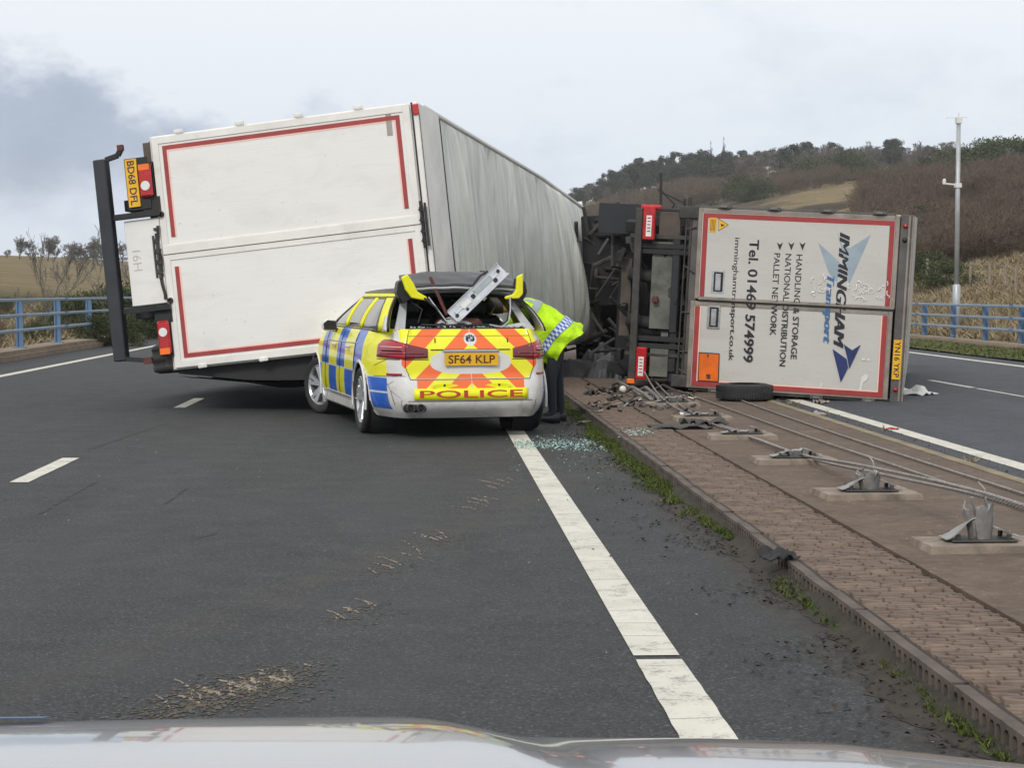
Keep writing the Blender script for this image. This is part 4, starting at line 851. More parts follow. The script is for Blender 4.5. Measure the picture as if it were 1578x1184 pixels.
for x0, x1, z0, z1 in ((-1.25, -0.78, -0.79, -0.62), (0.72, 1.17, -0.795, -0.65)):
    o = part2('tail_lamp', (x0, -0.13, z0), (x1, -0.02, z1), 'redb', 0.015); zc = (z0 + z1) / 2
    o2 = MB(); o2.bx((x0 + 0.13, -0.134, zc - 0.035), (x1 - 0.05, -0.12, zc + 0.04)); o2 = o2.build('reflector_strip', 'lensw', o)
    bb = MB()
    for k in range(5): bb.bx((x0 + 0.16 + k * 0.045, -0.1365, zc - 0.02), (x0 + 0.175 + k * 0.045, -0.1335, zc + 0.025))
    bb.build('reflector_print', 'redb', o)
part2('loose_red_trim', (-1.27, -0.06, -0.84), (-1.2, 0.0, -0.55), 'redb', 0.02); part2('red_tow_lamp', (0.0, -0.05, -0.62), (0.09, 0.02, -0.54), 'rust', 0.01); part2('amber_lamp', (1.17, -0.12, -0.91), (1.24, -0.05, -0.8), 'amber', 0.01)
for y in (1.3, 2.6):
    b = MB(); b.tube([(-1.0, y, -0.85), (1.0, y, -0.85)], 0.075, 10); b.build('axle', 'steel', t2); b = MB(); b.lathe([(-0.2, 0.06), (-0.14, 0.2), (0.14, 0.2), (0.2, 0.06)], 16, c=(0.05, y, -0.85)); b.build('differential', 'steel', t2, smooth=True)
    for sg in (-1, 1): wheel(t2, (sg * 1.06, y, -0.85), 0.5, 0.36, sg, 0.29, style='truck', matrim='grime')
b = MB()
for k in range(46): 
    a = Vector((rnd.uniform(-1, 1), rnd.uniform(0.05, 2.0), rnd.uniform(-1.25, -0.2))); b.tube([a, a + Vector((rnd.uniform(-.5, .5), rnd.uniform(-.3, .5), rnd.uniform(-.3, .3))), a + Vector((rnd.uniform(-.9, .9), rnd.uniform(-.3, .8), rnd.uniform(-.3, .3)))], rnd.uniform(0.008, 0.028), 6)
b.build('hanging_hoses', 'rubber', t2)
for (y0, y1, x0, x1, z0, z1, n) in ((4.2, 5.6, 0.7, 1.25, -0.75, -0.2, 'fuel_tank'), (5.8, 6.5, -1.25, -0.75, -0.7, -0.2, 'battery_box')): part2(n, (x0, y0, z0), (x1, y1, z1), 'grime', 0.03)

rr = random.Random(91)
for k in range(26):
    x, z = rr.uniform(-1.15, 1.1), rr.uniform(-1.15, -0.15); a = rr.uniform(0.04, 0.22); b = MB(); b.box((x, rr.uniform(0.1, 0.5), z), (a, rr.uniform(.05, .2), rr.uniform(.04, .18)), 0, rot3(rr.uniform(-15, 15), rr.uniform(-20, 20), rr.uniform(-15, 15))); b.build('bracket', ['steel', 'grime', 'rubber', 'black'][k % 4], t2, bevel=0.008)
b = MB(); b.bx((-1.2, 0.8, -1.25), (1.2, 0.84, -0.1)); b.build('dark_backing', 'dark', t2)  # plain dark sheet added behind the chassis to deepen the shade there
for x in (-0.3, 0.35): b = MB(); b.tube([(x, 0.15, -1.0), (x + 0.1, 0.3, -0.3)], 0.09, 12); b.build('suspension_bag', 'rubber', t2, smooth=True)
# ---- wrecked tractor unit lying in the gap between the two bodies
wk = empty('wrecked_tractor'); place(wk, (4.15, 34.2, 1.5), -0.12, 0.02, 1.52, 1.2)
tag(wk, 'dark wrecked tractor unit on its side in the gap between the two overturned bodies', 'lorry')
def partw(name, a, c, mat, bev=0.02): b = MB(); b.bx(a, c); return b.build(name, mat, wk, bevel=bev)
for x in (-0.42, 0.42): partw('chassis_rail', (x - 0.05, -1.0, -0.25), (x + 0.05, 4.4, 0.02), 'steel')
for y in (-0.8, 0.2, 1.2, 2.4): partw('cross_member', (-0.37, y, -0.2), (0.37, y + 0.12, -0.02), 'grime')
b = MB(); b.lathe([(0.02, 0.02), (0.02, 0.5), (0.1, 0.5), (0.1, 0.05)], 20, axis='z', c=(0, 0.5, 0)); b.build('fifth_wheel', 'grime', wk)
for y in (0.1, 3.6):
    b = MB(); b.tube([(-1.0, y, -0.35), (1.0, y, -0.35)], 0.08, 10); b.build('axle', 'steel', wk)
    for sg in (-1, 1): wheel(wk, (sg * 1.05, y, -0.35), 0.5, 0.33, sg, 0.29, style='truck', matrim='grime')
b = MB(); b.grid(lambda u, v: (-1.2 + 2.4 * v, 2.2 + 0.15 * nz(u * 3, v * 4), 0.15 + 2.1 * u), 10, 10); b.build('cab_back', 'dark', wk, fix=False)
partw('dark_filler_block', (-1.15, 0.9, -0.75), (0.5, 2.1, 0.1), 'dark'); partw('air_tank', (0.55, -0.6, -0.5), (1.2, 0.9, 0.0), 'steel', 0.1); partw('dark_filler_panel', (-1.25, -0.2, -0.95), (0.2, -0.1, -0.15), 'dark'); partw('dark_filler_panel', (-1.2, 1.5, -1.2), (1.24, 1.56, 0.4), 'dark')  # block and two flat panels added as dark masses to shade the gap
b = MB(); b.bx((-1.22, 2.25, 0.05), (1.22, 4.4, 2.3)); b.build('cab', 'steel', wk, bevel=0.15)
b = MB(); b.bx((-1.05, 4.36, 1.1), (1.05, 4.45, 1.9)); b.build('windscreen', 'glass', wk)
partw('mudguard', (-1.3, -0.5, 0.15), (-0.85, 0.7, 0.22), 'flap'); partw('mudguard', (0.85, -0.5, 0.15), (1.3, 0.7, 0.22), 'flap'); partw('fuel_tank', (0.6, 1.2, -0.5), (1.2, 2.1, 0.05), 'grime', 0.08)
b = MB()
for k in range(34):
    a = Vector((rnd.uniform(-1.1, 1.1), rnd.uniform(-0.9, -0.2), rnd.uniform(-1.1, -0.5))); b.tube([a, a + Vector((rnd.uniform(-.5, .5), rnd.uniform(-.3, .3), rnd.uniform(-.5, .5)))], rnd.uniform(0.012, 0.04), 6)
b.build('torn_hoses', 'grime', wk)
# ------------------------------------------------------------------ police car
car = empty('police_car', (0.445, 18.0, 0), 0.206); car.scale = (1.05, 1.05, 1.05)
tag(car, 'police estate car with yellow and blue blocks and a smashed open tailgate', 'car')
def bez(p0, p1, p2, n): return [tuple((1 - t) ** 2 * p0[i] + 2 * t * (1 - t) * p1[i] + t * t * p2[i] for i in (0, 1)) for t in [k / n for k in range(n)]]
half = [(x, 0.05 * (x / 0.6) ** 2) for x in (0, 0.08, 0.16, 0.24, 0.32, 0.4, 0.48, 0.54)] + bez((0.6, 0.05), (0.82, 0.10), (0.93, 0.92), 22) + [(0.93, y) for y in np.arange(0.92, 3.95, 0.045)] + bez((0.93, 3.95), (0.9, 4.48), (0.5, 4.62), 16) + [(0.5, 4.62), (0.36, 4.65), (0.2, 4.67), (0.0, 4.68)]
acc = [0]
for i in range(1, len(half)): acc.append(acc[-1] + math.dist(half[i], half[i - 1]))
def plan(s):
    """s = distance along the outline from the middle of the tail; sign = side"""
    a = min(abs(s), acc[-1]); i = max(1, min(len(half) - 1, int(np.searchsorted(acc, a)))); t = (a - acc[i - 1]) / (acc[i] - acc[i - 1])
    p = Vector(half[i - 1]).lerp(Vector(half[i]), t); i0, i1 = max(0, i - 2), min(len(half) - 1, i + 1)
    d = (Vector(half[i1]) - Vector(half[i0])).normalized(); n = Vector((d.y, -d.x))
    if i <= 1: n = Vector((0.0, -1.0))
    sg = -1 if s < 0 else 1
    return Vector((p.x * sg, p.y)), Vector((n.x * sg, n.y))
ZS = [0.2, 0.27, 0.33, 0.4, 0.5, 0.57, 0.62, 0.72, 0.85, 0.9, 0.96, 1.03, 1.06]
OS = [-.10, -.045, -.018, -.006, 0, -.002, -.004, -.006, -.02, -.028, -.05, -.085, -.11]     # flank
OR = [-.16, -.06, -.012, 0, -.012, -.03, -.05, -.055, -.06, -.075, -.10, -.135, -.15]            # tail
def surf(s, z, off=0.0):
    p, n = plan(s); zz = z
    y = p.y
    if y > 3.2: zz = 0.2 + (z - 0.2) * (1 - 0.24 * ((y - 3.2) / 1.7) ** 1.3)
    os_, or_ = np.interp(z, ZS, OS), np.interp(z, ZS, OR)
    k = abs(n.x) ** 1.5; o = os_ * k + or_ * (1 - k) + off
    return Vector((p.x + n.x * o, p.y + n.y * o, zz))
WC = ((1.06, 0.335), (4.03, 0.335)); WR = 0.385
ns = [s for s in np.concatenate([np.linspace(-acc[-1], -0.0, 150)[:-1], np.linspace(0, acc[-1], 150)])]
zl = list(np.linspace(0.2, 1.06, 30))
bm = bmesh.new(); V = [[bm.verts.new(surf(s, z)) for z in zl] for s in ns]
ins = {}
for i, s in enumerate(ns):
    for j, z in enumerate(zl):
        v_ = V[i][j]; ins[(i, j)] = None
        if abs(v_.co.x) > 0.75:
            for c in WC:
                d = math.hypot(v_.co.y - c[0], v_.co.z - c[1])
                if d < WR: ins[(i, j)] = c
for i in range(len(ns) - 1):
    for j in range(len(zl) - 1):
        ids = [(i, j), (i + 1, j), (i + 1, j + 1), (i, j + 1)]
        if all(ins[k] for k in ids): continue
        bm.faces.new([V[a][b_] for a, b_ in ids])
for (i, j), c in ins.items():
    if c:
        v_ = V[i][j]; d = math.hypot(v_.co.y - c[0], v_.co.z - c[1])
        if d > 1e-4: v_.co.y = c[0] + (v_.co.y - c[0]) * WR / d; v_.co.z = max(0.2, c[1] + (v_.co.z - c[1]) * WR / d)
# bonnet cap
cap = [(i, ns[i]) for i in range(len(ns)) if V[i][-1].co.y > 3.35]
Lh = [i for i, s in cap if s < 0][::-1]; Rh = [i for i, s in cap if s > 0]
rows = []
for a, c in zip(Lh, Rh):
    A, B = V[a][-1], V[c][-1]; row = [A]
    for k in range(1, 10):
        t = k / 10; p = A.co.lerp(B.co, t); p.z += 0.07 * math.sin(PI * t); row.append(bm.verts.new(p))
    rows.append(row + [B])
for r0, r1 in zip(rows, rows[1:]):
    for k in range(10):
        try: bm.faces.new([r0[k], r0[k + 1], r1[k + 1], r1[k]])
        except ValueError: pass
bmesh.ops.delete(bm, geom=[v for v in bm.verts if not v.link_faces], context='VERTS')
bmesh.ops.recalc_face_normals(bm, faces=bm.faces)
me = bpy.data.meshes.new('body'); bm.to_mesh(me); bm.free(); body = link('body', me, 'car', car, True)
def patch(name, s0, s1, zlo, zhi, off, mat, nu=16, nv=6, parent=None, thick=0.012, smooth=True):
    f = lambda q: q if callable(q) else (lambda u: q)
    zlo, zhi = f(zlo), f(zhi)
    b = MB(); b.grid(lambda u, v: surf(s0 + (s1 - s0) * u, zlo(u) + (zhi(u) - zlo(u)) * v, off), nu, nv)
    n0 = len(b.v); b.grid(lambda u, v: surf(s0 + (s1 - s0) * u, zlo(u) + (zhi(u) - zlo(u)) * v, off - thick), nu, nv)
    rim = [(i * (nv + 1), (i + 1) * (nv + 1)) for i in range(nu)] + [(i * (nv + 1) + nv, (i + 1) * (nv + 1) + nv) for i in range(nu)] + [(j, j + 1) for j in range(nv)] + [(nu * (nv + 1) + j, nu * (nv + 1) + j + 1) for j in range(nv)]
    b.add([], []); b.f += [(a, c, c + n0, a + n0) for a, c in rim]; b.mi += [0] * len(rim)
    return b.build(name, mat, parent or car, smooth=smooth)
def line(s0, z0, s1, z1, wd=0.006, mat='black', off=0.003):
    b = MB(); n = 10; pts = [surf(s0 + (s1 - s0) * k / n, z0 + (z1 - z0) * k / n, off) for k in range(n + 1)]
    b.tube(pts, wd / 2, 4); b.build('panel_gap', mat, body)
# tail lamps: outer unit on the quarter, inner unit on the tailgate
for sg in (-1, 1):
    lt = patch('tail_lamp', sg * 0.665, sg * 1.13, lambda u: 0.775 + 0.015 * u, lambda u: 0.925 + 0.035 * min(1, u * 2) - 0.05 * max(0, u - 0.8) * 5, 0.012, 'red', parent=body)
    patch('tail_lamp', sg * 0.43, sg * 0.658, lambda u: 0.785 - 0.008 * u, lambda u: 0.875 + 0.05 * u, 0.011, 'dred', parent=body)
    patch('lamp_strip', sg * 0.47, sg * 1.08, lambda u: 0.82, lambda u: 0.835, 0.0145, 'dred', parent=lt, nv=1)
    patch('lamp_strip', sg * 0.69, sg * 1.08, lambda u: 0.885, lambda u: 0.893, 0.0145, 'tapeedge', parent=lt, nv=1)
    patch('lamp_band', sg * 0.70, sg * 1.04, lambda u: 0.845, lambda u: 0.872, 0.0142, 'dred', parent=lt, nv=1)
    line(sg * 0.66, 0.77, sg * 0.662, 0.96, 0.007)
    patch('bumper_reflector', sg * 0.70, sg * 0.92, 0.615, 0.637, 0.006, 'red', parent=body, nv=1)
    patch('lamp_shadow_gap', sg * 0.42, sg * 1.14, 0.765, 0.772, 0.002, 'black', parent=body, nv=1)
line(-0.6, 0.578, 0.6, 0.578); line(-0.6, 0.578, -0.664, 0.70); line(0.6, 0.578, 0.664, 0.70); line(-0.664, 0.70, -0.664, 1.05); line(0.664, 0.70, 0.664, 1.05)
line(-0.66, 0.995, 0.66, 0.995, 0.005, 'frame2'); line(-0.62, 0.37, 0.62, 0.37, 0.006, 'grime'); line(-1.2, 0.60, -0.66, 0.61, 0.005, 'grime')
for sg in (-1, 1):
    for s in (2.05, 2.95, 3.95): line(sg * s, 0.33, sg * (s - 0.03), 1.0, 0.006)
    line(sg * 1.9, 0.9, sg * 4.2, 0.88, 0.012, 'trimg')
    line(sg * 1.85, 0.335, sg * 4.0, 0.335, 0.012, 'trimg')
    for s in (2.3, 3.2): patch('door_handle', sg * s, sg * (s + 0.2), 0.84, 0.868, 0.03, 'whitep', parent=body, nv=2)
    # sill
    b = MB(); b.bx((sg * 0.80, 1.46, 0.19), (sg * 0.895, 3.64, 0.32)); b.build('sill', 'whitep', car, bevel=0.02)
    # arch trims
    for c in WC:
        b = MB(); b.tube([(sg * 0.925, c[0] + math.cos(q) * WR, c[1] + math.sin(q) * WR) for q in np.linspace(-0.2, PI + 0.2, 20)], 0.013, 6); b.build('arch_lip', 'whitep', body)
        b = MB(); b.lathe([(sg * 0.60, 0.375), (sg * 0.84, 0.375)], 24, c=(0, c[0], c[1])); b.build('wheel_well', 'dark', car)
line(-0.95, 0.58, -0.84, 0.47, 0.005, 'grime'); line(-0.84, 0.47, -0.79, 0.33, 0.006, 'grime'); line(-0.84, 0.47, -0.70, 0.40, 0.003, 'grime'); line(-0.90, 0.52, -0.80, 0.56, 0.003, 'grime')
line(-0.70, 0.372, 0.70, 0.372, 0.005, 'frame2'); line(-0.70, 0.372, -0.70, 0.27, 0.004, 'grime'); line(0.66, 0.372, 0.68, 0.28, 0.004, 'grime'); line(-0.9, 0.775, -1.2, 0.70, 0.004, 'grime')
patch('number_plate_recess_lip', -0.40, 0.40, 0.862, 0.868, 0.012, 'grime', parent=body, nv=1)
for s_ in (-0.36, 0.38): patch('tailgate_dent', s_, s_ + 0.012, 0.93, 0.975, 0.003, 'grime', parent=body, nu=1, nv=2)
# rear plate, badge, police panel
pl = MB(); pl.bx((-0.262, 0.028, 0.712), (0.262, 0.045, 0.832)); pl = pl.build('number_plate', 'yplate', body)
text('SF64 KLP', pl, 'inkbrown', (0, 0.0275, 0.734), (1, 0, 0), (0, 0, 1), 0.46, 0.076, 0.015, center=True)
patch('plate_handle', -0.28, 0.28, 0.845, 0.862, 0.02, 'trimg', parent=body, nv=2)
pp_ = patch('police_panel', -0.565, 0.565, 0.385, 0.492, 0.012, 'yel', parent=body, nu=24, nv=2)
tx = text('POLICE', pp_, 'inkr', (0, 0, 0.405), (1, 0, 0), (0, 0, 1), 1.02, 0.068, 0.012, center=True)
for v_ in tx.data.vertices:
    q = surf(v_.co.x, v_.co.z, 0.0155); v_.co.y = q.y
for sg in (-1, 1):
    b = MB(); b.prism([(0.13 * math.cos(q) ** 1 * 1.0, 0.026 * math.sin(q)) for q in np.linspace(0, 2 * PI, 20, endpoint=False)], lambda a, c, d: (sg * 0.26 + a, surf(0.26, 0.515, 0.006 - d).y, 0.512 + c), 0.004); b.build('sensor_cover', 'yel', body)
    b = MB(); b.lathe([(-0.004, 0), (-0.004, 0.012), (0.01, 0.012)], 10, axis='y', c=(sg * 0.27, surf(0.27, 0.52, 0.006).y, 0.522)); b.build('parking_sensor', 'black', body)
yb = surf(0, 0.965, 0.004).y
bd = MB(); bd.lathe([(yb - 0.006, 0), (yb - 0.006, 0.041), (yb + 0.01, 0.043)], 28, axis='y', c=(0, 0, 0.965)); bd = bd.build('badge', 'ink', body)
for k in range(4):
    b = MB(); a0 = k * PI / 2; b.prism([(0, 0)] + [(0.024 * math.cos(a0 + t), 0.024 * math.sin(a0 + t)) for t in np.linspace(0.04, PI / 2 - 0.04, 7)], lambda a, c, d: (a, yb - 0.0065 - d, 0.965 + c), 0.002); b.build('badge_quadrant', 'inkb' if k % 2 else 'whitep', bd)
for ch, q in (('B', 130), ('M', 90), ('W', 50)):
    A = (math.cos(R(q - 90)), 0, math.sin(R(q - 90))); U_ = (math.cos(R(q)), 0, math.sin(R(q))); text(ch, bd, 'whitep', (0.028 * math.cos(R(q)), yb - 0.0075, 0.965 + 0.028 * math.sin(R(q))), A, U_, 0.012, 0.010, 0.02, center=True)
# exhausts
b = MB(); b.bx((-0.66, 0.04, 0.265), (-0.44, 0.12, 0.345)); b.build('exhaust_recess', 'black', car, bevel=0.02)
for x in (-0.60, -0.50): b = MB(); b.lathe([(0.02, 0.032), (-0.005 + 0.02, 0.040), (0.03, 0.043), (0.16, 0.043)], 18, axis='y', c=(x, 0, 0.305)); b.lathe([(0.02, 0.032), (0.15, 0.03)], 18, axis='y', c=(x, 0, 0.305)); b.build('exhaust_pipe', 'grime', car, smooth=True)
b = MB(); b.bx((-0.66, 0.45, 0.17), (0.66, 4.3, 0.24)); b.build('underbody', 'dark', car)
b = MB(); b.bx((-0.62, 0.35, 0.62), (0.62, 3.3, 0.66)); b.bx((-0.56, 0.28, 0.6), (0.56, 0.32, 1.02)); b.bx((-0.8, 3.3, 0.3), (0.8, 3.36, 1.02)); b.build('cabin_lining', 'dark', car)
# wheels
for x, y, fc in ((-0.80, 1.06, -1), (0.80, 1.06, 1), (-0.80, 4.03, -1), (0.80, 4.03, 1)): wheel(car, (x, y, 0.335), 0.335, 0.25, fc, 0.235, steer=0.42 if y > 3 else 0)
# greenhouse
def yr(t): return 0.20 + 0.50 * max(0, t) ** 1.2
def yf(t): return 3.40 - 1.05 * max(0, t) ** 1.25
def G(sg, y, t, off=0.0):
    x = 0.838 - 0.225 * max(0, t) ** 1.55; z = 1.035 + 0.405 * t - 0.035 * t * t
    fr = max(0, (y - 2.4) / 1.1); x -= 0.10 * fr * t
    rr_ = max(0, (0.9 - y) / 0.7); x -= 0.05 * rr_
    z -= 0.035 * max(0, (y - 1.9) / 1.6) ** 2 * t
    return Vector((sg * (x + off), y, z))
def gp(name, sg, ya, yb, t0, t1, mat, off=0.0, nu=10, nv=6, parent=None, thick=0.02):
    """panel of the greenhouse between y functions ya(t), yb(t)"""
    fa = ya if callable(ya) else (lambda t: ya); fb = yb if callable(yb) else (lambda t: yb); b = MB()
    def fn(u, v, o): t = t0 + (t1 - t0) * v; return G(sg, fa(t) + (fb(t) - fa(t)) * u, t, o)
    b.grid(lambda u, v: fn(u, v, off), nu, nv); n0 = len(b.v); b.grid(lambda u, v: fn(u, v, off - thick), nu, nv)
    rim = [(i * (nv + 1), (i + 1) * (nv + 1)) for i in range(nu)] + [(i * (nv + 1) + nv, (i + 1) * (nv + 1) + nv) for i in range(nu)] + [(j, j + 1) for j in range(nv)] + [(nu * (nv + 1) + j, nu * (nv + 1) + j + 1) for j in range(nv)]
    b.f += [(a, c, c + n0, a + n0) for a, c in rim]; b.mi += [0] * len(rim)
    return b.build(name, mat, parent or car, smooth=True)
wr_ = lambda t: 0.62 + 0.42 * max(0, t) ** 1.6        # rear edge of the last side window
for sg in (-1, 1):
    dp = gp('rear_pillar', sg, yr, wr_, 0.0, 1.0, 'yel' if sg < 0 else 'whitep')
    gp('pillar_edge', sg, lambda t: yr(t) - 0.005, lambda t: yr(t) + 0.035, 0.0, 1.0, 'black', 0.004, 2)
    if sg < 0: gp('white_corner', sg, lambda t: yr(t) + 0.036, lambda t: yr(t) + 0.20 * (1 - t), 0.0, 0.40, 'whitep', 0.003, 3)
    gp('cant_rail', sg, lambda t: wr_(t), lambda t: yf(t), 0.86, 1.0, 'yel', 0.0, 16, 2)
    gp('waist_rail', sg, 0.62, 3.40, -0.01, 0.035, 'frame2d', 0.004, 16, 2)
    gp('front_pillar', sg, lambda t: yf(t) - 0.09, lambda t: yf(t), 0.0, 1.0, 'black')
    for yc, wd in ((1.50, 0.075), (2.42, 0.08)): gp('pillar', sg, lambda t, yc=yc, wd=wd: yc - wd, lambda t, yc=yc, wd=wd: yc + wd, 0.05, 0.9, 'yel', 0.002, 3)
    for a, c in (((lambda t: wr_(t)), 1.425), (1.575, 2.34), (2.50, (lambda t: yf(t) - 0.09))):
        if sg > 0 and a == 1.575: continue
        gp('side_window', sg, a, c, 0.05, 0.9, 'bglass', -0.008, 8, 6, thick=0.005)
    gp('window_trim', sg, lambda t: wr_(t) - 0.015, lambda t: wr_(t) + 0.015, 0.03, 0.92, 'frame2d', 0.005, 2, 8); gp('window_trim', sg, 0.66, lambda t: yf(t), 0.885, 0.91, 'frame2d', 0.005, 16, 1)
    # inner trim by the tailgate opening
    b = MB(); b.prism([(0.60, 1.05), (0.70, 1.05), (0.56, 1.36), (0.50, 1.36)], lambda a, c, d: (sg * a, 0.30 + (c - 1.05) * 1.25 + d, c), 0.03); b.build('inner_trim', 'trimg', car)
    b = MB(); b.tube([(sg * 0.59, 0.80, 1.415), (sg * 0.575, 1.0, 1.437), (sg * 0.56, 2.1, 1.43), (sg * 0.52, 2.35, 1.39)], 0.012, 6); b.build('roof_bar', 'black', car)
    # mirror
    b = MB(); b.prism([(0, 0), (0.2, 0.01), (0.22, 0.1), (0.15, 0.15), (0.02, 0.13)], lambda a, c, d: (sg * (0.86 + a * 0.8), 2.82 + d, 0.985 + c), 0.11); b.build('mirror', ['whitep'], car, bevel=0.025)
    b = MB(); b.prism([(0.01, 0.015), (0.19, 0.025), (0.2, 0.09), (0.14, 0.125), (0.03, 0.115)], lambda a, c, d: (sg * (0.86 + a * 0.8), 2.812 + d, 0.985 + c), 0.008); b.bx((sg * 0.80, 2.85, 0.98), (sg * 0.9, 2.93, 1.02)); b.build('mirror_glass', 'black', car)
def roof(u, v): y = 0.70 + 1.86 * u; A, B = G(-1, y, 1.0), G(1, y, 1.0); p = A.lerp(B, v); p.z += 0.055 * math.sin(PI * v) ** 0.8; return p
b = MB(); b.grid(roof, 16, 16); b.build('roof', 'greyroof', car, smooth=True, fix=False, solid=0.02)
def wscr(u, v): t = 1 - u; A, B = G(-1, yf(t), t), G(1, yf(t), t); p = A.lerp(B, v); k = math.sin(PI * v); p.y += 0.12 * k; p.z += 0.055 * k * t; return p
b = MB(); b.grid(wscr, 10, 14); b.build('windscreen', 'glass', car, smooth=True, fix=False)
# tailgate opening: header, sill, white gutter, raised glass frame
b = MB(); b.tube([G(-1, 0.70, 1.0) + Vector((0, -0.01, -0.02)), (-0.3, 0.66, 1.425), (0, 0.65, 1.432), (0.3, 0.66, 1.425), G(1, 0.70, 1.0) + Vector((0, -0.01, -0.02))], 0.022, 8); b.build('header_rail', 'trimg', car, smooth=True)
b = MB(); b.tube([(-0.60, 0.655, 1.36), (-0.3, 0.63, 1.385), (0.3, 0.63, 1.385), (0.60, 0.655, 1.36)], 0.016, 6); b.build('header_seal', 'black', car)
b = MB(); b.tube([surf(s, 1.06, -0.015) for s in np.linspace(-0.66, 0.66, 20)], 0.014, 6); b.build('opening_seal', 'black', car)
def lid(u, v):
    x = -0.59 + 1.18 * v; y = 0.46 + 0.34 * u - 0.05 * math.sin(PI * v); z = 1.435 + 0.115 * u + 0.04 * math.sin(PI * v) ** 0.7 * (0.6 + 0.4 * u); return (x * (1 - 0.05 * u), y + 0.02 * nz(x * 4, u * 2, 3), z + 0.016 * nz(x * 5, u * 3, 1))
b = MB(); b.grid(lid, 8, 20); b.build('raised_spoiler', 'greyroof', car, smooth=True, fix=False, solid=0.035)
b = MB(); b.tube([lid(0, v) for v in np.linspace(0, 1, 20)], 0.013, 6); b.build('spoiler_lip', 'trimg', car)
for sg in (-1, 1):
    if sg < 0: pts = [(-0.56, 1.59), (-0.62, 1.56), (-0.58, 1.44), (-0.52, 1.36), (-0.36, 1.33), (-0.37, 1.37), (-0.46, 1.42), (-0.50, 1.50)]
    else: pts = [(0.60, 1.60), (0.54, 1.57), (0.53, 1.44), (0.50, 1.395), (0.42, 1.375), (0.42, 1.345), (0.56, 1.355), (0.60, 1.40)]
    b = MB(); b.prism(pts, lambda a, c, d: (a, 0.36 + d, c), 0.05); b.build('spoiler_side', 'yel', car, bevel=0.008)
    b = MB(); b.prism([(sg * 0.56, 1.56), (sg * 0.64, 1.52), (sg * 0.66, 1.42), (sg * 0.60, 1.30), (sg * 0.48, 1.36), (sg * 0.55, 1.44)], lambda a, c, d: (a, 0.42 + d, c), 0.16); b.build('gas_strut_mount', 'black', car, bevel=0.01)
b = MB(); b.tube([(-0.40, 0.34, 1.36), (-0.30, 0.30, 1.27), (-0.2, 0.25, 1.12)], 0.012, 6); b.tube([(-0.45, 0.25, 1.10), (-0.1, 0.2, 1.09), (0.1, 0.2, 1.1), (0.22, 0.22, 1.095), (0.34, 0.25, 1.09), (0.42, 0.3, 1.13), (0.46, 0.34, 1.25), (0.48, 0.36, 1.36)], 0.011, 6); b.build('loose_wiring', 'black', car)
b = MB(); b.tube([(0.22, 0.21, 1.10), (0.34, 0.2, 1.075), (0.42, 0.24, 1.13), (0.455, 0.3, 1.25), (0.46, 0.34, 1.37)], 0.008, 6); b.tube([(-0.36, 0.33, 1.37), (-0.28, 0.29, 1.25), (-0.2, 0.24, 1.13)], 0.007, 6); b.build('torn_seal', 'trimg', car)
b = MB(); b.prism([(0.28, 1.075), (0.55, 1.12), (0.60, 1.10), (0.5, 1.07)], lambda a, c, d: (a, 0.24 + d, c), 0.02); b.build('torn_trim', 'whitep', car)
b = MB(); b.bx((-0.25, 0.3, 1.0), (0.18, 0.6, 1.16)); b.build('equipment_bag', 'rust', car, bevel=0.04)
b = MB(); b.grid(lambda u, v: (-0.28 + 0.34 * u, 0.26 + 0.1 * v, 1.11 + 0.07 * math.sin(u * 3) * v + 0.02 * nz(u * 5, v * 5)), 8, 4); b.build('crumpled_sheet', 'trimg', car, fix=False)
for x in (-0.36, 0.36):
    b = MB(); b.bx((x - 0.26, 1.35, 0.65), (x + 0.26, 1.5, 1.18)); b.bx((x - 0.12, 1.37, 1.18), (x + 0.12, 1.47, 1.34)); b.build('rear_seat', 'black', car, bevel=0.04)
    b = MB(); b.bx((x - 0.26, 2.3, 0.65), (x + 0.26, 2.44, 1.2)); b.bx((x - 0.12, 2.3, 1.2), (x + 0.12, 2.4, 1.36)); b.build('front_seat', 'black', car, bevel=0.04)
b = MB(); b.lathe([(1.5, 0.004), (1.515, 0.03), (1.52, 0.004)], 10, axis='z', c=(0.30, 0.62, 0)); b.tube([(0.30, 0.62, 1.46), (0.30, 0.62, 1.63)], 0.006, 6); b.tube([(0.22, 0.62, 1.625), (0.38, 0.62, 1.615)], 0.006, 5); b.build('roof_aerial', 'black', car)
text('CALL 999', body, 'ink', (-0.945, 2.40, 0.66), (0, -1, 0), (0, 0, 1), 0.26, 0.03, 0.01); text('POLICE', body, 'ink', (-0.945, 3.35, 0.66), (0, -1, 0), (0, 0, 1), 0.22, 0.03, 0.01)

b = MB(); rr = random.Random(6)
for k in range(70):
    q = surf(rr.uniform(-0.62, 0.62), 1.06, -0.03 - rr.random() * 0.05); r = rr.uniform(.006, .02); b.box((q.x, q.y, q.z + 0.008 + rr.random() * 0.015), (r, r, r * .5), 0, rot3(rr.uniform(-60, 60), rr.uniform(-60, 60), 0))
stuff(b.build('glass_crumbs', 'shard', car))
for k, (a, c_, d_) in enumerate((((-0.52, 0.5, 1.34), (-0.42, 0.35, 1.25), (-0.47, 0.3, 1.12)), ((-0.1, 0.6, 1.37), (0.02, 0.45, 1.26), (-0.02, 0.35, 1.15)), ((0.3, 0.6, 1.37), (0.33, 0.42, 1.28), (0.26, 0.33, 1.2)))):
    b = MB(); b.tube([a, c_, d_], 0.006, 5); b.build('hanging_wire', 'black', car)
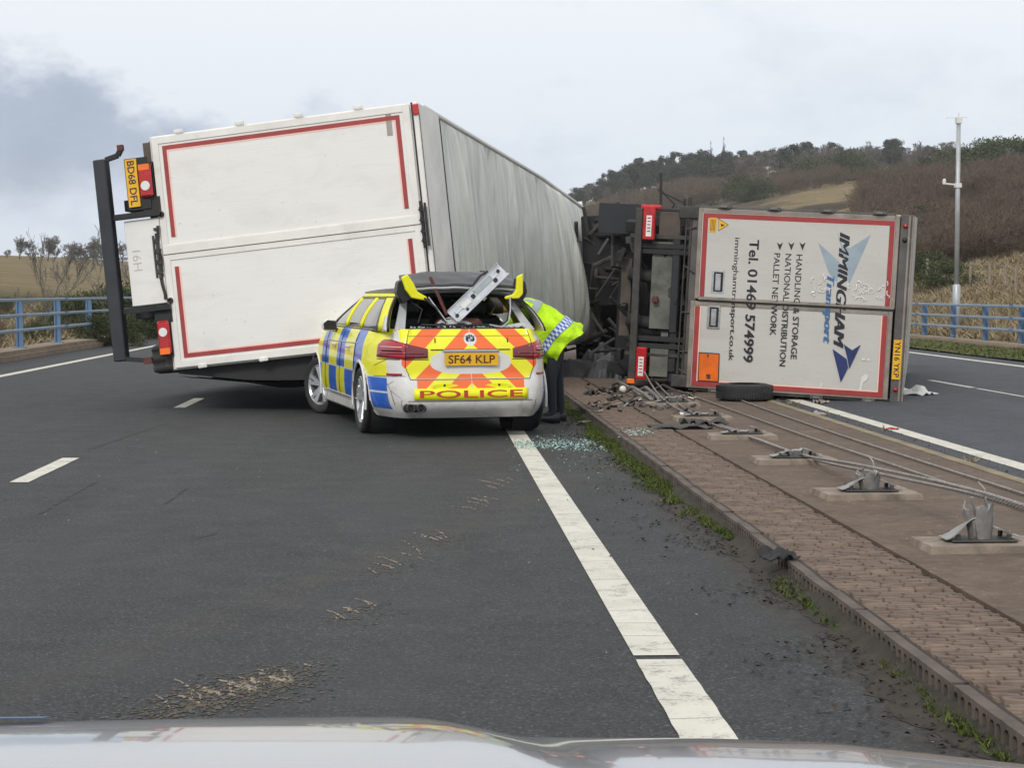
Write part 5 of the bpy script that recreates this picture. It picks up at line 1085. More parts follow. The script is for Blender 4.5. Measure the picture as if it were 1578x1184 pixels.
# lorry part that broke through the tailgate, and the red bar
CY = 18.15
def carpt(x, y, z): return car.location + Matrix.Rotation(0.2212, 3, 'Z') @ Vector((x, y, z)) * 1.05
A = P(697, 490, CY + 0.1); B = P(775, 415, CY + 0.35); ax = (B - A).normalized(); nn = Vector((0.0, -1, 0.15)); sd_ = ax.cross(nn).normalized(); up_ = sd_.cross(ax).normalized()
Lb = (B - A).length
beam = empty('broken_metal_beam'); beam.matrix_world = Matrix.Translation(A) @ Matrix((sd_, ax, up_)).transposed().to_4x4()
tag(beam, 'bright metal beam with dark holes leaning out of the smashed tailgate', 'debris')
b = MB(); hw = 0.085
b.bx((-hw, 0, 0), (hw, Lb, 0.008)); b.bx((-hw, 0, 0.008), (-hw + 0.008, Lb, 0.05)); b.bx((hw - 0.02, 0, 0.008), (hw, Lb, 0.045)); b.bx((-hw * 0.3, 0.05, 0.008), (hw * 0.1, Lb - 0.08, 0.02)); b.build('channel', 'alu', beam, bevel=0.003)
for k, (x, y, r) in enumerate(((0.02, 0.05, 0.02), (-0.01, 0.32, 0.026), (0.03, 0.62, 0.024), (-0.02, Lb - 0.06, 0.02), (0.045, 0.18, 0.016))):
    b = MB(); b.lathe([(0.021, 0.0), (0.021, r), (0.008, r)], 12, axis='z', c=(x, y, 0)); b.build('bolt_hole', 'black', beam)
b = MB(); b.bx((-0.03, 0.15, 0.021), (0.02, 0.27, 0.024)); b.build('label', 'whitep', beam)
b = MB(); b.bx((-0.05, 0.36, 0.021), (0.0, Lb - 0.16, 0.026)); b.build('stamped_panel', 'refl', beam); b = MB(); b.tube([(-0.09, Lb * 0.5, 0.05), (-0.11, Lb * 0.66, 0.06), (-0.09, Lb * 0.8, 0.05)], 0.012, 6); b.build('cable_clip', 'black', beam)
b = MB(); b.beam(P(663, 427, CY + 0.25), P(689, 486, CY + 0.2), 0.035, 0.03); rb = b.build('red_bar', 'rust', bevel=0.004); tag(rb, 'dark red bar sticking up out of the left of the smashed tailgate', 'debris')

# ------------------------------------------------------------------ person bending into the car
PX, PY = 1.47, 20.35
pr = empty('person', (PX, PY, 0)); tag(pr, 'person in a lime hi vis jacket and dark trousers bending into the police car', 'person')
bm = bmesh.new()
J = {}
def jt(k, p, r): J[k] = (bm.verts.new(Vector(p)), r)
jt('pelvis', (0.0, 0, 0.98), 0.15); jt('waist', (-0.13, -0.01, 1.10), 0.14); jt('chest', (-0.33, -0.03, 1.24), 0.16); jt('neck', (-0.52, -0.05, 1.32), 0.06); jt('headb', (-0.60, -0.06, 1.33), 0.085); jt('headt', (-0.72, -0.07, 1.33), 0.09)
for sg, k in ((-1, 'l'), (1, 'r')):
    jt('hip' + k, (0.0, sg * 0.10, 0.92), 0.10); jt('knee' + k, (-0.03 + 0.05 * sg, sg * 0.14, 0.50), 0.068); jt('ankle' + k, (0.0 + 0.06 * sg, sg * 0.16, 0.10), 0.05); jt('toe' + k, (-0.17 + 0.06 * sg, sg * 0.17, 0.05), 0.045)
    jt('sh' + k, (-0.40, sg * 0.20 - 0.03, 1.27), 0.075); jt('el' + k, (-0.55, sg * 0.27 - 0.05, 1.06), 0.05); jt('wr' + k, (-0.78, sg * 0.2 - 0.1, 1.02), 0.032); jt('hand' + k, (-0.87, sg * 0.19 - 0.11, 1.01), 0.035)
E_ = [('pelvis', 'waist'), ('waist', 'chest'), ('chest', 'neck'), ('neck', 'headb'), ('headb', 'headt')]
for k in 'lr': E_ += [('pelvis', 'hip' + k), ('hip' + k, 'knee' + k), ('knee' + k, 'ankle' + k), ('ankle' + k, 'toe' + k), ('chest', 'sh' + k), ('sh' + k, 'el' + k), ('el' + k, 'wr' + k), ('wr' + k, 'hand' + k)]
for k in 'lr':
    h = J['hand' + k][0].co
    for f in range(4):
        jt('f%d%s' % (f, k), h + Vector((-0.05, (f - 1.5) * 0.02, -0.01)), 0.009); jt('g%d%s' % (f, k), h + Vector((-0.085 - 0.004 * (f % 2), (f - 1.5) * 0.022, -0.035)), 0.008)
        E_ += [('hand' + k, 'f%d%s' % (f, k)), ('f%d%s' % (f, k), 'g%d%s' % (f, k))]
    sg = 1 if k == 'l' else -1; jt('th' + k, h + Vector((-0.02, sg * 0.045, -0.01)), 0.01); E_.append(('hand' + k, 'th' + k))
for a, c in E_: bm.edges.new((J[a][0], J[c][0]))
order = list(J.values()); bm.verts.index_update(); rad = {v.index: r for v, r in order}; rooti = J['pelvis'][0].index
me = bpy.data.meshes.new('body'); bm.to_mesh(me); bm.free(); pb = link('body', me, ['navy', 'skin'], pr)
md = pb.modifiers.new('skin', 'SKIN'); sv = me.skin_vertices[0].data
for i, r in rad.items(): sv[i].radius = (r, r); sv[i].use_root = (i == rooti)
pb.modifiers.new('sub', 'SUBSURF').levels = 2; pb.modifiers['sub'].render_levels = 2
dg = bpy.context.evaluated_depsgraph_get(); me2 = bpy.data.meshes.new_from_object(pb.evaluated_get(dg)); pb.modifiers.clear(); pb.data = me2
for p_ in me2.polygons:
    p_.use_smooth = True; c = p_.center; p_.material_index = 1 if (c.x < -0.50 and (c.z > 1.2 or c.x < -0.76)) else 0
# jacket: loft round the bent back
spine = [Vector((0.10, 0, 0.865)), Vector((0.03, 0, 0.93)), Vector((-0.05, 0, 1.02)), Vector((-0.17, -0.01, 1.11)), Vector((-0.30, -0.03, 1.20)), Vector((-0.42, -0.04, 1.265)), Vector((-0.49, -0.05, 1.30)), Vector((-0.52, -0.05, 1.315))]
ra = [0.285, 0.270, 0.245, 0.225, 0.215, 0.19, 0.13, 0.08]; rbb = [0.29, 0.285, 0.27, 0.265, 0.27, 0.26, 0.17, 0.08]
def jk(u, q, off=0.0):
    t = u * (len(spine) - 1); i = min(int(t), len(spine) - 2); f = t - i; c = spine[i].lerp(spine[i + 1], f); d = (spine[min(i + 2, 7)] - spine[max(0, i - 1)]).normalized() if 0 < i < 6 else (spine[i + 1] - spine[i]).normalized()
    side_ = Vector((0, 1, 0)); n_ = side_.cross(d).normalized(); n_ = -n_ if n_.z < 0 else n_
    a = ra[i] * (1 - f) + ra[i + 1] * f; b_ = rbb[i] * (1 - f) + rbb[i + 1] * f
    wob = 1 + 0.05 * math.sin(5 * q + u * 6) * (1 - u) + 0.035 * math.sin(13 * u + 3 * math.sin(2 * q)) * (1 - u * 0.5) + 0.12 * nz(math.cos(q) * 2.4, math.sin(q) * 2.4, u * 6) + (0.04 * math.sin(9 * q) if u < 0.1 else 0)
    return c + n_ * (a * wob + off) * math.cos(q) + side_ * (b_ * wob + off) * math.sin(q) + d * (0.03 * math.sin(3 * q) * (1 - u) ** 3)
b = MB(); b.grid(lambda u, v: jk(u, v * 2 * PI), 34, 48); jk_o = b.build('jacket', 'lime', pr, smooth=True, fix=False)
for sg in (-1, 1):
    b = MB(); pts = [Vector((-0.38, sg * 0.18 - 0.03, 1.27)), Vector((-0.46, sg * 0.25 - 0.03, 1.2)), Vector((-0.55, sg * 0.28 - 0.05, 1.07)), Vector((-0.65, sg * 0.25 - 0.07, 1.04)), Vector((-0.75, sg * 0.21 - 0.1, 1.03))]
    b.tube(pts, [0.12, 0.10, 0.08, 0.07, 0.06], 14); b.build('sleeve', 'lime', jk_o, smooth=True)
def band(u0, u1, mat, name, off=0.006, nsq=None):
    b = MB(); b.grid(lambda u, v: jk(u0 + (u1 - u0) * u, v * 2 * PI, off), 4, 60); o = b.build(name, mat, jk_o, smooth=True, fix=False)
    if nsq:
        uvl = o.data.uv_layers.new(name='UVMap')
        for p_ in o.data.polygons:
            for li in p_.loop_indices:
                vi = o.data.loops[li].vertex_index; iu, iv = divmod(vi, 61); uvl.data[li].uv = (iu / 4 * 2, iv / 60 * nsq)
    return o
band(0.215, 0.31, 'check', 'checked_band', 0.008, 60); band(0.205, 0.32, 'refl', 'reflective_band', 0.004); band(0.56, 0.64, 'refl', 'reflective_band')
b = MB(); b.grid(lambda u, v: jk(0.6 + 0.33 * u, 0.5 + 0.25 * v, 0.006), 8, 3); b.grid(lambda u, v: jk(0.6 + 0.33 * u, -0.75 + 0.25 * v, 0.006), 8, 3); b.build('shoulder_band', 'refl', jk_o, smooth=True, fix=False)
for sg in (-1, 1):
    b = MB(); b.grid(lambda u, v: ((-0.20 + 0.27 * u) + 0.05 * sg, sg * 0.165 + (0.055 + 0.005 * math.sin(u * 6)) * math.cos(v * 2 * PI) * (1 - 0.25 * u), 0.055 + (0.065 - 0.02 * (1 - u)) * math.sin(v * 2 * PI) * (0.8 + 0.3 * u)), 10, 14); b.build('boot', 'black', pr, smooth=True, fix=False)
b = MB(); b.lathe([(-0.84, 0.0), (-0.83, 0.05), (-0.79, 0.09), (-0.70, 0.108), (-0.62, 0.10)], 20, c=(0, -0.065, 1.345)); b.build('hair', 'hair', pr, smooth=True)

# ------------------------------------------------------------------ wire rope barrier remains
def footing(y, x, mode, label):
    r = empty('barrier_footing', (x, y, 0.092)); tag(r, label, 'footing', 'concrete footings of the broken rope barrier')
    rr = random.Random(int(y * 10)); b = MB(); pts = []
    for sgx, sgy in ((-1, -1), (1, -1), (1, 1), (-1, 1)):
        pts.append((sgx * 0.325 + rr.uniform(-.02, .02), sgy * 0.22 + rr.uniform(-.03, .03)))
    ring = []
    for i in range(4):
        for k in range(5):
            t = k / 5; p = Vector(pts[i]).lerp(Vector(pts[(i + 1) % 4]), t); ring.append((p.x + rr.uniform(-.008, .008), p.y + rr.uniform(-.008, .008)))
    b.prism(ring, lambda a, c, d: (a * (1 - d * 0.7), c * (1 - d * 0.7), d - 0.01 if d == 0 else 0.040), 0.055); b.build('concrete_pad', 'pale', r)
    b = MB(); b.bx((-0.16, -0.10, 0.045), (0.2, 0.12, 0.055)); b.build('base_plate', 'grime', r, bevel=0.004)
    for bx_, by_ in ((-0.12, -0.06), (0.16, -0.06), (-0.12, 0.09), (0.16, 0.09)): b = MB(); b.lathe([(0.055, 0.014), (0.085, 0.014), (0.085, 0.0)], 6, axis='z', c=(bx_, by_, 0)); b.build('bolt', 'grime', r)
    hgt = {0: 0.03, 1: 0.07, 2: 0.14, 3: 0.22}[mode]
    # crushed socket and torn post stub, folded plate with curled lips
    b = MB()
    for ph in (0, 2.1, 4.2): b.grid(lambda u, v: (0.02 + (0.055 + 0.03 * u * (1 + 0.4 * math.sin(ph))) * math.cos(v * 1.7 + ph) + 0.05 * u * nz(ph, u), (0.05 + 0.03 * u) * math.sin(v * 1.7 + ph), 0.05 + hgt * u * (0.75 + 0.35 * nz(ph * 3, v * 3))), 8, 6)
    b.build('torn_post_stub', 'galv', r, fix=False, solid=0.006)
    b = MB(); b.grid(lambda u, v: (-0.19 + 0.17 * u, -0.07 + 0.15 * v, 0.06 + (0.02 + hgt * 0.45) * math.sin(u * 1.6) ** 2 * (1 - 0.4 * v)), 8, 3); b.build('bent_flange', 'galv', r, fix=False, solid=0.006); b = MB(); b.grid(lambda u, v: (0.24 - 0.15 * u, -0.04 + 0.12 * v, 0.06 + 0.05 * math.sin(u * 1.6) ** 2), 6, 3); b.build('bent_flange', 'galv', r, fix=False, solid=0.006)
    if mode >= 2: b = MB(); b.tube([(0.06, 0.02, 0.05 + hgt * 0.8), (0.05, 0.03, 0.1 + hgt), (0.02, 0.05, 0.14 + hgt)], [0.01, 0.007, 0.003], 5); b.tube([(-0.0, 0.02, 0.05 + hgt * 0.6), (-0.03, 0.0, 0.06 + hgt)], 0.008, 5); b.build('torn_rod', 'galv', r)
    return r
FT = [(9.55, 3, 'nearest broken barrier footing, tall torn grey stub on a pale concrete pad'), (12.0, 2, 'second nearest barrier footing with a crumpled upright stub under the rope'), (14.45, 1, 'third barrier footing from the camera with two short stubs on it'), (16.9, 0, 'low fourth barrier footing from the camera, its stub sheared almost flat'), (19.35, 0, 'barrier footing beside the crumpled grey sheet'), (21.8, 1, 'barrier footing near the white fragment, half covered by debris'), (7.1, 3, 'barrier footing at the right edge')]
for y, mo, lb in FT[:6]: footing(y, 2.985, mo, lb)
def rope(name, pts, label, twist=True, r=0.0068):
    """three strands laid together"""
    P_ = [Vector(p) for p in pts]; cur = []
    for i in range(len(P_) - 1):
        p0, p1, p2, p3 = P_[max(i - 1, 0)], P_[i], P_[i + 1], P_[min(i + 2, len(P_) - 1)]; n = max(4, int((p2 - p1).length / 0.03))
        for k in range(n):
            t = k / n; cur.append(0.5 * ((2 * p1) + (-p0 + p2) * t + (2 * p0 - 5 * p1 + 4 * p2 - p3) * t * t + (-p0 + 3 * p1 - 3 * p2 + p3) * t ** 3))
    b = MB(); s = 0
    for st in range(3):
        q = []; s = 0
        for i, c in enumerate(cur):
            d = (cur[min(i + 1, len(cur) - 1)] - cur[max(i - 1, 0)]).normalized(); a = d.cross(Vector((0, 0, 1))).normalized(); e_ = a.cross(d)
            if i: s += (c - cur[i - 1]).length
            th = s * 2 * PI / 0.16 + st * 2 * PI / 3; q.append(c + (a * math.cos(th) + e_ * math.sin(th)) * r * 0.85)
        b.tube(q, r, 5)
    o = b.build(name, 'rope', smooth=True, fix=False); tag(o, label, 'rope', 'wire ropes of the broken barrier'); return o
rope('wire_rope', [(3.05, 4.0, 0.55), (3.02, 7.1, 0.42), (3.0, 9.5, 0.40), (2.98, 12.0, 0.30), (3.05, 14.4, 0.16), (3.02, 17, 0.12), (2.9, 20, 0.12), (2.95, 23, 0.2), (3.1, 27, 0.6), (3.2, 30, 0.75)], 'twisted wire rope resting on the two tallest broken stubs')
rope('wire_rope', [(3.13, 4.0, 0.50), (3.08, 7.1, 0.40), (3.06, 9.5, 0.365), (3.06, 12.0, 0.25), (3.12, 14.4, 0.13), (3.08, 17, 0.11), (3.0, 20, 0.11), (3.1, 23, 0.16), (3.3, 27, 0.3)], 'twisted wire rope lying just right of the one on the stubs')
rope('wire_rope', r=0.006, pts=[(3.85, 5, 0.108), (3.80, 9, 0.108), (3.77, 11.3, 0.108), (3.71, 13.8, 0.11), (3.62, 16.4, 0.11), (3.55, 20, 0.11), (3.5, 24, 0.11), (3.42, 27.5, 0.13)], label='middle wire rope lying slack on the brown slab')
rope('wire_rope', r=0.006, pts=[(4.12, 5, 0.105), (4.09, 9, 0.108), (4.06, 12.2, 0.108), (3.98, 16.4, 0.108), (3.96, 20, 0.108), (3.98, 24, 0.11), (3.95, 27, 0.11)], label='rightmost wire rope lying slack near the yellowish edging')

# ------------------------------------------------------------------ loose things on the ground
def gp3(px, py, z=0.0):
    d = MC @ Vector((px - 789, -(py - 592), -FPX)); t = (z - EYE) / d.z; return Vector((0, 0, EYE)) + d * t
ty = empty('loose_tyre', gp3(1155, 619, 0.1) + Vector((0, 0.36, 0.0))); tag(ty, 'loose black tyre lying on the ground against the printed lorry doors', 'tyre')
b = MB(); h_ = 0.105; r_ = 0.36
b.lathe([(-h_, 0.20), (-h_ * 1.02, 0.27), (-h_ * 0.8, r_ * 0.985), (-h_ * 0.45, r_), (h_ * 0.45, r_), (h_ * 0.8, r_ * 0.985), (h_ * 1.02, 0.27), (h_, 0.20)], 44, axis='z', c=(0, 0, h_)); tb = b.build('tyre', 'rubber', ty, smooth=True)
b = MB()
for k in range(60):
    a = k * 2 * PI / 60
    for sg in (-1, 1): b.beam((math.cos(a) * (r_ + 0.002), math.sin(a) * (r_ + 0.002), h_ + sg * 0.01), (math.cos(a + 0.08) * (r_ - 0.004), math.sin(a + 0.08) * (r_ - 0.004), h_ + sg * 0.085), 0.016, 0.008)
b.build('tread_blocks', 'rubber', ty); ty.children[1]['kind'] = 'stuff'
def crumple(name, px, py, size, mat, label, cat, z=0.095, seed=0, amp=0.35, th=0.01, flat=0.5, rz=None):
    rr = random.Random(seed); p = gp3(px, py, z); sx, sy = size; n = 7
    def fn(u, v):
        x = (u - .5) * sx * (1 + 0.3 * nz(v * 3, seed)); y = (v - .5) * sy * (1 + 0.4 * nz(u * 3, seed + 5)); zz = abs(nz(u * 2.3 + seed, v * 2.3, seed)) * amp * min(sx, sy) * 2 + 0.008
        return (x, y, zz)
    b = MB(); b.grid(fn, n, n); o = b.build(name, mat, fix=False, solid=th); o.location = p; o.rotation_euler = (0, 0, rz if rz is not None else rr.uniform(-1, 1)); tag(o, label, cat); return o
crumple('crumpled_sheet', 1048, 660, (0.62, 0.36), 'grime', 'large crumpled grey sheet lying flat among the wreckage nearest the moss', 'debris', seed=3, amp=0.12, rz=0.1)
crumple('crumpled_sheet', 1085, 655, (0.40, 0.35), 'grime', 'humped grey scrap just right of the large crumpled sheet', 'debris', seed=8, amp=0.25, rz=0.4)
crumple('plastic_fragment', 1061, 640, (0.18, 0.22), 'whitep', 'curved white plastic fragment standing beside the ropes', 'debris', seed=9, amp=0.14)
crumple('plastic_fragment', 1405, 608, (0.5, 0.6), 'whitep', 'large white body panel piece sticking out behind the roof of the printed lorry', 'debris', z=0.0, seed=14, amp=0.3, rz=0.8)
crumple('grey_scrap', 902, 651, (0.13, 0.1), 'galv', 'small square grey scrap on the moss by the kerb', 'debris', z=0.02, seed=15, amp=0.1)
crumple('grey_scrap', 1262, 640, (0.17, 0.17), 'galv', 'grey square scrap on the asphalt right of the yellowish edging', 'debris', z=0.01, seed=16, amp=0.2)
crumple('bent_bracket', 910, 609, (0.18, 0.14), 'grime', 'short dark bracket lying alone left of the wreckage', 'debris', seed=17, amp=0.4)
crumple('dark_plastic', 935, 605, (0.24, 0.14), 'black', 'small black plastic piece beside the round white cap', 'debris', seed=18, amp=0.5)
crumple('fabric_scrap', 1200, 862, (0.17, 0.16), 'rubber', 'black rag of rubber lying across the kerb edge', 'debris', z=0.102, seed=19, amp=0.3, rz=0.2)
crumple('pale_scrap', 1266, 622, (0.22, 0.12), 'frame2', 'pale torn scrap under the printed doors by the white line', 'debris', z=0.0, seed=20, amp=0.4)
crumple('red_fragment', 1375, 662, (0.13, 0.05), 'tape', 'small red fragment on the right hand white line', 'debris', z=0.006, seed=21, amp=0.3)
crumple('orange_fragment', 1300, 612, (0.2, 0.06), 'rust', 'reddish broken trim beneath the doors near the number plate', 'debris', z=0.0, seed=22, amp=0.3)
b = MB(); b.lathe([(0.0, 0.0), (0.0, 0.045), (0.03, 0.05), (0.12, 0.03)], 16, axis='y'); o = b.build('round_cap', 'whitep', smooth=True); o.location = gp3(960, 607, 0.09) + Vector((0, 0, 0.06)); tag(o, 'round white cap at the end of a twisted bracket', 'debris')
rr = random.Random(31); tubes = [('long bent bracket leaning over the round white cap', (944, 594), (990, 610)), ('twisted arm lying right of the round white cap', (966, 604), (1004, 616)), ('bent grey strut lying towards the crumpled stub', (985, 603), (1042, 630)), ('thin dark rod lying under the lorry lamp', (1002, 603), (1052, 606)), ('short upright shard in front of the dark wheels', (950, 590), (962, 575))]
for lb, a, c in tubes:
    A_, C_ = gp3(a[0], a[1], 0.13), gp3(c[0], c[1], 0.11); C_.y = max(C_.y, A_.y - 2); m1 = A_.lerp(C_, 0.35) + Vector((rr.uniform(-.05, .05), 0, 0.10)); m2 = A_.lerp(C_, 0.7) + Vector((0.04, 0, 0.02))
    b = MB(); b.beam(A_, m1, 0.05, 0.025); b.beam(m1, m2, 0.045, 0.03); b.beam(m2, C_, 0.05, 0.02); o = b.build('twisted_strut', 'galv' if 'dark' not in lb else 'grime', bevel=0.003); tag(o, lb, 'debris')
for (lb, px, py, sx, sy, sz, mt, seed) in (('dark crate shaped lump of wreckage under the first trailer by the kerb', 905, 590, 0.8, 0.6, 0.25, 'dark', 1), ('black heap of torn plastic in front of the tractor wheels', 945, 590, 0.8, 0.7, 0.42, 'black', 2)):
    b = MB(); bs = gp3(px, py, 0.0); rr = random.Random(seed)
    b.grid(lambda u, v: (bs.x + (u - .5) * sx * 1.6, bs.y + 0.6 + (v - .5) * sy * 3, sz * 1.5 * math.sin(PI * u) ** 0.6 * math.sin(PI * v) ** 0.6 * (0.7 + 0.9 * nz(u * 5, v * 5, seed)) + 0.02), 18, 18)
    o = b.build('wreckage_heap', mt, fix=False); tag(o, lb, 'debris')
b = MB(); rr = random.Random(77)
for k in range(150):
    p = gp3(rr.uniform(895, 1075), rr.uniform(590, 622) + abs(rr.gauss(0, 12)), 0.1)
    if p.x < 1.95: p.z = 0.01
    b.box(p + Vector((0, 0, 0.015)), (rr.uniform(.02, .13), rr.uniform(.01, .05), rr.uniform(.004, .03)), rr.choice((0, 0, 1, 2)), rot3(rr.uniform(-30, 30), rr.uniform(-30, 30), rr.uniform(0, 180)))
stuff(b.build('scattered_splinters', ['black', 'grime', 'frame2']))
# under the printed doors: dark torn strip
b = MB()
for k in range(40):
    p = gp3(rnd.uniform(1196, 1400), 0, 0) if False else P(rnd.uniform(1196, 1400), 0, 1); x = rnd.uniform(4.65, 6.3); y = 24.35 - (x - 4.65) * 0.27 + rnd.uniform(-0.1, 0.3)
    a = Vector((x, y, 0.03 + rnd.random() * 0.1)); b.box(a * 1.0 - Vector((0, -0.25, 0.02)), (rnd.uniform(.03, .22), rnd.uniform(.03, .12), rnd.uniform(.004, .03)), 0, rot3(rnd.uniform(-25, 25), rnd.uniform(-25, 25), rnd.uniform(0, 180)))
o = b.build('crushed_side_debris', ['black']); stuff(o)
# granules of window glass, grit, moss, dirt
def scatter(name, pts, mat, size, tall=1.0, seed=0, quad=False, k=1):
    """small tilted faces"""
    rs = np.random.default_rng(seed); pts = np.array(pts, float); n = len(pts)
    a = rs.uniform(0, 2 * PI, n); s = rs.uniform(0.5, 1.3, n) * size; tilt = rs.uniform(-0.6, 0.6, (n, 2))
    ca, sa = np.cos(a), np.sin(a)
    ex = np.stack([ca * s, sa * s, tilt[:, 0] * s], 1); ey = np.stack([-sa * s * tall, ca * s * tall, tilt[:, 1] * s * tall], 1)
    v = np.stack([pts - ex - ey * .5, pts + ex - ey * .5, pts + ey * .8], 1).reshape(-1, 3)
    me = bpy.data.meshes.new(name); me.from_pydata(v.tolist(), [], np.arange(3 * n).reshape(-1, 3).tolist()); o = link(name, me, mat); return o
rs = np.random.default_rng(5)
pts = []
for k in range(1500):
    px = rs.uniform(792, 935); py = 686 + rs.normal(0, 4) + (3 if px > 890 else 0) * rs.normal(); p = gp3(px, py, 0.0); pts.append((p.x, p.y, 0.008))
for k in range(260):
    p = gp3(rs.normal(985, 14), rs.normal(666, 3.5), 0.1); pts.append((p.x, p.y, 0.106))
stuff(scatter('broken_window_glass', pts, 'shard', 0.010, 1.2, 2))
pts = []
for k in range(500):
    p = gp3(rs.uniform(780, 960), rs.normal(700, 22), 0.0)
    if p.x < 1.85: pts.append((p.x, p.y, 0.005))
stuff(scatter('fine_glass_grit', pts, 'shard', 0.006, 1, 3))
pts = []
for k in range(5200):
    y = rs.uniform(4.5, 26); d = abs(rs.normal(0, 0.26)); x = 1.86 - d
    if nz(x * 3, y * 1.2, 2) > -0.15: pts.append((x, y, 0.006 + rs.random() * 0.012))
stuff(scatter('kerb_grit', pts, 'soil', 0.012, 1.3, 4))
# white chips and pebbles over the road
pts = [(rs.uniform(-3, 1.8), rs.uniform(5.5, 22), 0.006) for k in range(110)] + [(rs.uniform(2.0, 4.9), rs.uniform(6, 24), 0.108) for k in range(160)] + [(rs.uniform(4.45, 5.4), rs.uniform(12, 25), 0.006) for k in range(60)]
stuff(scatter('pale_chips', pts, 'frame2', 0.007, 1, 6))
pts = [(rs.uniform(4.43, 4.95), rs.uniform(12, 26), 0.006) for k in range(1400)]; stuff(scatter('loose_gravel', pts, 'reserve', 0.011, 1, 7))
def wedge(u, v):
    y = 4.2 + 30 * u; w_ = 0.10 + 0.16 * max(0, nz(y * 0.7, 8.1) + 0.3) + 0.05 * nz(y * 7, 1.7) + 0.03 * nz(y * 23, 4.4); x = 1.862 - w_ * (1 - v)
    return (x, y, max(0.0, 0.06 * v * v * (0.75 + 1.2 * nz(y * 1.3, v, 4)) + 0.012 * nz(y * 9, v * 5, 2) * v) + 0.004 * v + 0.0022)
b = MB(); b.grid(wedge, 900, 7); stuff(b.build('kerb_dirt', 'soil', smooth=True, fix=False))
# moss and grass tufts growing in the kerb slots
def tufts(name, pts, mat, h, wd, per, seed, lean=0.5):
    rs = np.random.default_rng(seed); pts = np.repeat(np.array(pts, float), per, 0); n = len(pts)
    pts[:, :2] += rs.normal(0, wd * 2.2, (n, 2)); a = rs.uniform(0, 2 * PI, n); hh = h * rs.uniform(0.4, 1.25, n); d = rs.normal(0, lean, (n, 2)) * hh[:, None]
    side = np.stack([np.cos(a) * wd, np.sin(a) * wd, np.zeros(n)], 1); tip = pts + np.stack([d[:, 0], d[:, 1], hh], 1)
    v = np.stack([pts - side, pts + side, tip], 1).reshape(-1, 3); me = bpy.data.meshes.new(name); me.from_pydata(v.tolist(), [], np.arange(3 * n).reshape(-1, 3).tolist()); return link(name, me, mat)
pts = []
y = 4.5
while y < 27:
    dens_ = nz(y * 0.55, 3.3) + (0.35 if y > 10.5 else 0) + (0.45 if y > 13 else 0)
    if dens_ > 0.02:
        for k in range(int(1 + 6 * (dens_ - 0.02))): pts.append((1.84 - abs(rs.normal(0, 0.025 + 0.06 * max(0, dens_))), y + rs.uniform(0, 0.06), 0.012))
    y += 0.045
stuff(tufts('kerb_moss', pts, 'moss', 0.027, 0.006, 15, 8, 0.8))
pts = [(rs.uniform(4.35, 4.9), y + rs.normal(0, .1), 0.0) for y in (12.5, 15.2, 15.4, 18.9, 21, 21.4, 23.5) for k in range(5)]; stuff(tufts('dry_weeds', pts, 'straw', 0.06, 0.008, 8, 9, 0.9))

# ------------------------------------------------------------------ right bank
rs = np.random.default_rng(11); pts = []
while len(pts) < 9000:
    y = rs.uniform(38, 115); x = 15.9 + abs(rs.gamma(1.4, 7))
    if x < 60: pts.append((x, y, zR(x, y) - 0.02))
stuff(tufts('dead_grass', pts, 'straw', 0.33, 0.035, 9, 12, 0.9))
pts = [(rs.uniform(12.5, 15.0), rs.uniform(30, 100), 0.03) for k in range(2600)]; stuff(tufts('verge_turf', pts, 'moss', 0.06, 0.02, 4, 13, 0.8))
pts = [(-9.9 - abs(rs.gamma(1.3, 4)), rs.uniform(28, 110)) for k in range(3500)]; stuff(tufts('left_bank_grass', [(x, y, zL(x, y)) for x, y in pts], 'straw', 0.3, 0.04, 5, 14, 0.8))
# post and wire fence
wf = empty('wooden_fence'); tag(wf, 'weathered post and wire fence at the top of the dead grass bank', 'fence')
prev = None; wires = [MB(), MB(), MB()]
for k in range(26):
    y = 72 + k * 2.3; x = 24.0 + 0.05 * k + 0.3 * math.sin(k); z = zR(x, y); tl_ = rnd.uniform(-0.06, 0.06)
    b = MB(); b.tube([(x, y, z - 0.1), (x + tl_, y, z + 1.15)], 0.065, 6); b.build('post', 'post', wf)
    if prev:
        for i, hh in enumerate((0.4, 0.75, 1.05)): wires[i].tube([prev + Vector((0, 0, hh)), Vector((x, y, z + hh))], 0.008, 3, cap=False)
    prev = Vector((x, y, z))
for wb in wires: wb.build('wire', 'mast', wf)
# camera mast
mp_ = empty('camera_mast', (17.35, 58, 0.2)); tag(mp_, 'tall grey camera mast behind the right parapet', 'mast')
b = MB(); b.tube([(0, 0, -0.3), (0, 0, 1.5), (0, 0, 1.55)], [0.13, 0.13, 0.08], 12); b.build('mast_base', 'mast', mp_, smooth=True)
b = MB(); b.tube([(0, 0, 1.5), (0, 0, 6.85)], [0.085, 0.07], 12); b.build('pole', 'mast', mp_, smooth=True)
b = MB(); b.box((-0.0, 0, 4.78), (0.2, 0.2, 0.14)); b.beam((0, 0, 4.8), (-0.42, 0, 4.84), 0.05, 0.05); b.build('side_arm', 'whitep', mp_); b = MB(); b.lathe([(4.8, 0.0), (4.82, 0.06), (4.95, 0.06), (5.0, 0.03)], 12, axis='z', c=(-0.45, 0, 0)); b.build('side_camera', 'whitep', mp_)
b = MB(); b.box((0, 0, 6.9), (0.18, 0.2, 0.2)); b.beam((-0.42, 0, 6.98), (0.3, 0, 7.0), 0.02, 0.02); b.tube([(0, 0, 6.9), (0, 0, 7.15)], 0.02, 6); b.build('top_sensor', 'whitep', mp_)

